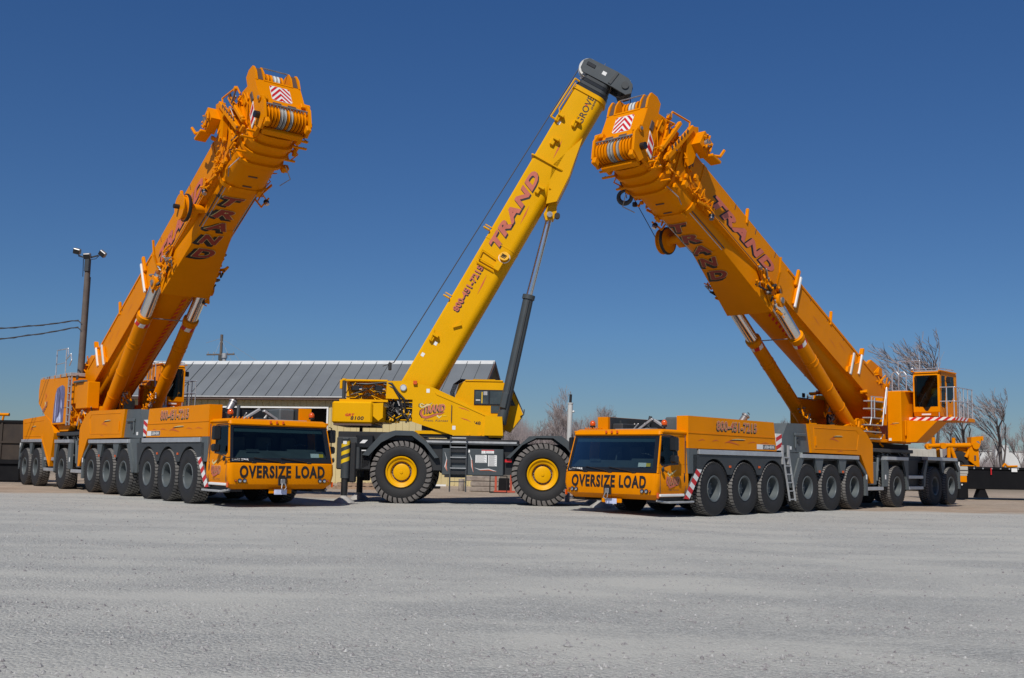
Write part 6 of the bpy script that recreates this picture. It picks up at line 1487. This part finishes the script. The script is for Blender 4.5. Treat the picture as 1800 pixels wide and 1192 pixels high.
# ------------------------------------------------------------------ yard clutter
def pallet(x, y, z, a, lb, L_=1.3, W_=1.0, mt='wood', grp=None):
    root = thing('wood_pallet', lb, 'pallet', grp, Matrix.Translation((x, y, z)) @ Matrix.Rotation(a, 4, 'Z'))
    m = MB()
    for k in range(7): m.b2((-L_/2+k*L_/6.5, -W_/2, 0.11), (-L_/2+k*L_/6.5+0.13, W_/2, 0.13), mt)
    m.obj('deck_board', root)
    for yy in (-W_/2+0.05, 0, W_/2-0.05):
        m = MB(); m.b2((-L_/2, yy-0.05, 0.0), (L_/2, yy+0.05, 0.108), mt); m.obj('runner', root)
G1 = 'wooden pallets lying behind the yellow crane'
pallet(-8.0, 46.4, 0, 0.05, 'pallet on the ground between the orange cab and the yellow crane jack', 1.9, 1.2, grp=G1)
pallet(-6.3, 46.2, 0, -0.06, 'pallet on the ground between the yellow crane jack and its rear wheel', 1.9, 1.2, grp=G1)
pallet(-6.6, 46.5, 0.14, 0.1, 'pallet lying on top of another behind the yellow crane jack', 1.7, 1.1, grp=G1)
def stack():
    rng = random.Random(2)
    k = 0
    for z in range(3):
        for i in range(1):
            x0 = -1.75+rng.uniform(-.1, .1); m = MB(); l = 1.75-0.15*z
            m.b2((x0, 45.6+i*0.28, 0.01+z*0.22), (x0+l, 45.6+i*0.28+0.6, 0.01+z*0.22+0.2), 'old_wood', 0.02)
            tag(m.obj('timber'), ('long weathered timber lying at the bottom of the stack', 'weathered timber in the middle of the stack', 'shortest weathered timber on top of the stack')[z], 'timber', 'timbers stacked behind the ladder')
stack()
m = MB(); m.lathe([(0, 0), (0.12, 0), (0.13, 0.03), (0.13, 0.5), (0.12, 0.52), (0, 0.52)], 'old_wood', o=(-2.05, 45.9, 0.0), ax=(0, 0, 1), seg=14); tag(m.obj('wood_post'), 'short upright pale wood block at the end of the timber stack', 'wood block')
def stand():
    root = thing('jack_stand', 'rusty red steel stand beside the front wheel of the yellow crane', 'stand', None, Matrix.Translation((-0.35, 45, 0)))
    m = MB()
    for x in (-0.22, 0.42): m.b2((x-0.045, -0.05, 0.08), (x+0.045, 0.05, 0.92), 'stand_red', 0.01)
    m.obj('upright', root); m = MB(); m.b2((-0.3, -0.08, 0.0), (0.6, 0.08, 0.08), 'stand_red', 0.01); m.b2((0.2, -0.05, 0.92), (0.7, 0.05, 0.99), 'stand_red', 0.01); m.obj('base', root)
    m = MB(); m.b2((-0.1, 0.05, 0.02), (0.35, 0.35, 0.6), 'trailer_black', 0.03); tag(m.obj('steel_drum_box'), 'small black crate standing inside the rusty red stand', 'crate'); o = bpy.data.objects['steel_drum_box']; o.name = 'crate'; o.location = (-0.35, 45, 0)
    m = MB()
    for a, b in (((-0.35, 0, 0), (-0.35, 0, 0.7)), ((-0.35, 0, 0.7), (0.35, 0, 0.7)), ((0.35, 0, 0.7), (0.35, 0, 0)), ((-0.35, 0, 0.02), (0.35, 0, 0.02)), ((-0.3, -0.3, 0.02), (-0.3, 0.3, 0.02))): m.tube([a, b], 0.02, 'ink')
    o = m.obj('sawhorse'); o.location = (-0.45, 44.2, 0); tag(o, 'thin black wire frame standing before the timber stack', 'frame')
stand()
m = MB(); m.b2((-6.2, 49, 0.0), (-3.2, 49.8, 0.12), 'trailer_black', 0.03); m.b2((-3.9, 49, 0.12), (-2.9, 49.1, 0.2), 'white'); o = m.obj('steel_plate'); tag(o, 'dark plate with a white edge lying at the foot of the tan wall', 'plate')
m = MB()
for k in range(3): m.cyl((-5.75+0.16*k, 46.8, 0.3), (-6.25+0.16*k, 47.3, 1.1), 0.05, 'trim_and_shadow_brown', seg=8)
tag(m.obj('pipe_bundle'), 'three dark pipes leaning together behind the yellow crane jack', 'pipes')

# ------------------------------------------------------------------ bare trees
def tree_parts(seed, H, lean, spread=0.55, maxd=7):
    rng = random.Random(seed); tr = MB(); cr = MB()
    def grow(p, d, l, r, depth):
        n = 3; q = p
        mb = tr if depth <= 1 else cr; mt = 'bark' if depth <= 2 else 'twigs'
        pts = [p]
        for i in range(n):
            d = (d+Vector((rng.uniform(-.16, .16)+lean*0.05, rng.uniform(-.16, .16), rng.uniform(-0.02, .10)))).normalized()
            q2 = q+d*l/n; ra = r*(1-0.3*i/n); rb = r*(1-0.3*(i+1)/n)
            mb.cyl(q, q2, ra, mt, r2=rb, seg=6 if depth < 2 else (4 if depth < 4 else 3), cap=False); q = q2; pts.append(q)
        if depth >= maxd: return
        k = rng.choice((2, 3, 3)) if depth < 3 else (rng.choice((3, 3, 4)) if depth < 6 else 2)
        for j in range(k):
            a = rng.uniform(0, 6.28); s = spread*rng.uniform(0.5, 1.25)
            side = Vector((math.cos(a)+lean*0.5, math.sin(a), 0.15))
            nd = (d+side*s).normalized(); at = pts[-1] if j == 0 else pts[rng.choice((1, 2, 3))]
            grow(at, nd, l*rng.uniform(0.6, 0.82), max(0.010, r*rng.uniform(0.45, 0.65)), depth+1)
    grow(Vector((0, 0, 0)), Vector((lean*0.3, 0, 1)).normalized(), H*0.27, H*0.016, 0)
    zt = max(v.co.z for v in cr.bm.verts); k = 10.0/zt
    for bb in (tr.bm, cr.bm):
        for v in bb.verts: v.co *= k
    t = tr.obj('trunk', link=False); c = cr.obj('crown', link=False); return t, c
VAR = [tree_parts(1, 10, -0.5, maxd=6), tree_parts(5, 10, 0.0), tree_parts(9, 10, -0.9, 0.5, maxd=6), tree_parts(14, 10, 0.2, 0.42), tree_parts(21, 10, -0.25, 0.65)]
used = set()
def place_tree(px, Y, H, v, lb, rot=0.0, cat='tree'):
    X = (px-900)/1863.4*Y; root = thing('bare_tree', lb, cat, 'bare winter trees behind the yard', Matrix.Translation((X, Y, 0)) @ Matrix.Rotation(rot, 4, 'Z') @ Matrix.Diagonal((H/10, H/10, H/10, 1)))
    for o in VAR[v]:
        if v in used: o = o.copy()
        C.objects.link(o); o.parent = root; o.name = o.name.split('.')[0]
    used.add(v)
TREES = [
 (1655, 118, 16.4, 2, 'tallest bare tree, leaning over the raised operator cab of the hooked crane', 0),
 (1612, 118, 12.5, 0, 'bare tree half hidden by the boom foot, beside the tallest one', 0.2),
 (1670, 104, 8.0, 4, 'bare tree under the striped platform of the hooked crane', 0.7),
 (1702, 110, 9.0, 2, 'bare bushy tree seen between the platform railing and the lifting frame', 0.1),
 (1768, 100, 9.0, 2, 'bare tree with one long bent limb before the distant white building', 0.0),
 (1752, 124, 7.0, 1, 'small bare tree just beside the long bent one', 0.4),
 (1796, 104, 6.8, 3, 'bare tree cut by the edge of the photo beyond the black trailer stake', 1.0),
 (1722, 126, 6.5, 1, 'low bare tree behind the hook end of the orange-yellow lifting frame', 2.0),
 (905, 120, 7.2, 1, 'bare tree next to the nose of the yellow crane cab', 1.2),
 (932, 128, 6.6, 0, 'second bare tree out from the nose of the yellow crane cab', 2.2),
 (958, 118, 7.6, 3, 'third bare tree out from the nose of the yellow crane cab', 0.3),
 (984, 124, 8.4, 4, 'bare tree overlapping the yellow-crane side of the white steel post', 0.9),
 (1012, 112, 9.6, 3, 'tallest bare tree of the middle row, close beside the white steel post', 2.5),
 (1036, 122, 8.0, 1, 'bare bushy tree above the far beacon of the hooked crane', 0.1),
 (1060, 126, 8.2, 4, 'bare tree above the windscreen of the hooked crane', 1.9),
 (1100, 130, 6.6, 0, 'small bare tree above the engine deck of the hooked crane', 3.0),
 (1182, 140, 7.4, 3, 'thin bare tree behind the near beacon of the hooked crane', 0.4),
 (1352, 130, 6.8, 4, 'bare tree above the phone-number housing of the hooked crane', 0.2),
 (1385, 124, 7.2, 1, 'bare tree beside the far lift cylinder of the hooked crane', 1.4),
 (1322, 136, 6.2, 0, 'low bare tree beside the slanted exhaust of the hooked crane', 0.8),
]
for a in TREES: place_tree(*a)
def brush():
    rng = random.Random(4); V = []; Fc = []
    for k in range(40000):
        if rng.random() < 0.55: px = rng.uniform(870, 1200)
        else: px = rng.uniform(1290, 1840)
        Y = rng.uniform(128, 165); X = (px-900)/1863.4*Y
        hm = 4.0+0.8*math.sin(px*0.031)+0.7*math.sin(px*0.083+1)+(2.4 if px < 1075 else 0)-(1.0 if px > 1700 else 0)
        h = hm*rng.uniform(0.45, 1.15); lx = rng.uniform(-.9, .6); r = 0.012+0.018*rng.random(); z0 = h*rng.uniform(0, .5)
        b = len(V); mx = X+lx*0.4; V += [(X-r, Y, z0), (X+r, Y, z0), (X, Y+r, z0), (mx-r*.6, Y, (z0+h)/2), (mx+r*.6, Y, (z0+h)/2), (X+lx, Y, h)]
        Fc += [(b, b+1, b+4, b+3), (b+1, b+2, b+4), (b+3, b+4, b+5)]
    me = bpy.data.meshes.new('brush'); me.from_pydata(V, [], Fc); me.materials.append(MATS['brush']); o = bpy.data.objects.new('brush', me); C.objects.link(o)
    tag(o, 'grey-brown leafless brush along the far side of the yard', 'brush'); o['kind'] = 'stuff'
brush()

# ------------------------------------------------------------------ ground
def gz(x, y):
    t = max(0.0, min(1.0, (x-2.0)/3.5)); return -0.076*t*t*(3-2*t)
def ground():
    xs = [-900, -300, -120, -60]+[-40+2*i for i in range(20)]+[0+0.5*i for i in range(14)]+[7+3*i for i in range(14)]+[60, 120, 300, 900]
    ys = [-30, -5]+[2+3*i for i in range(28)]+[100, 140, 220, 400, 900, 2500]
    vs = []; fs = []; n = len(ys)
    for x in xs:
        for y in ys: vs.append((x, y, gz(x, y)-0.0))
    for i in range(len(xs)-1):
        for j in range(n-1): fs.append((i*n+j, (i+1)*n+j, (i+1)*n+j+1, i*n+j+1))
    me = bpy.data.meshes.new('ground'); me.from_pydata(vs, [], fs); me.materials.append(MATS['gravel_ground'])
    o = bpy.data.objects.new('ground', me); C.objects.link(o); o['kind'] = 'structure'
    # loose stones
    rng = random.Random(11); V = []; Fc = []
    ico = [(0, 0, 1), (0.89, 0, 0.1), (0.28, 0.85, 0.15), (-0.72, 0.53, 0.1), (-0.72, -0.53, 0.12), (0.28, -0.85, 0.1)]
    tri = [(0, 1, 2), (0, 2, 3), (0, 3, 4), (0, 4, 5), (0, 5, 1)]
    for k in range(26000):
        y = 5.5+rng.random()**1.7*28; x = rng.uniform(-0.56, 0.56)*y
        cl = math.sin(x*0.7+y*1.9)+math.sin(x*0.31-y*2.7+1.3)+math.sin(y*4.3+x*0.2)
        if cl < rng.uniform(-2.2, 1.6): continue
        s = 0.006+0.016*rng.random()**3; 
        if rng.random() < 0.012: s *= 1.6
        a = rng.random()*6.28; b = len(V); ca, sa = math.cos(a), math.sin(a); sx = s*rng.uniform(0.8, 1.5); sz = s*rng.uniform(0.7, 1.3)
        for p in ico:
            q = (p[0]*sx*rng.uniform(.8, 1.2), p[1]*s*rng.uniform(.8, 1.2)); V.append((x+q[0]*ca-q[1]*sa, y+q[0]*sa+q[1]*ca, gz(x, y)+p[2]*sz-0.001))
        Fc += [tuple(b+i for i in t) for t in tri]
    me = bpy.data.meshes.new('gravel_stones'); me.from_pydata(V, [], Fc); me.materials.append(MATS['stone'])
    o = bpy.data.objects.new('gravel_stones', me); C.objects.link(o); tag(o, 'loose grey gravel stones scattered over the yard in front', 'gravel'); o['kind'] = 'stuff'
ground()
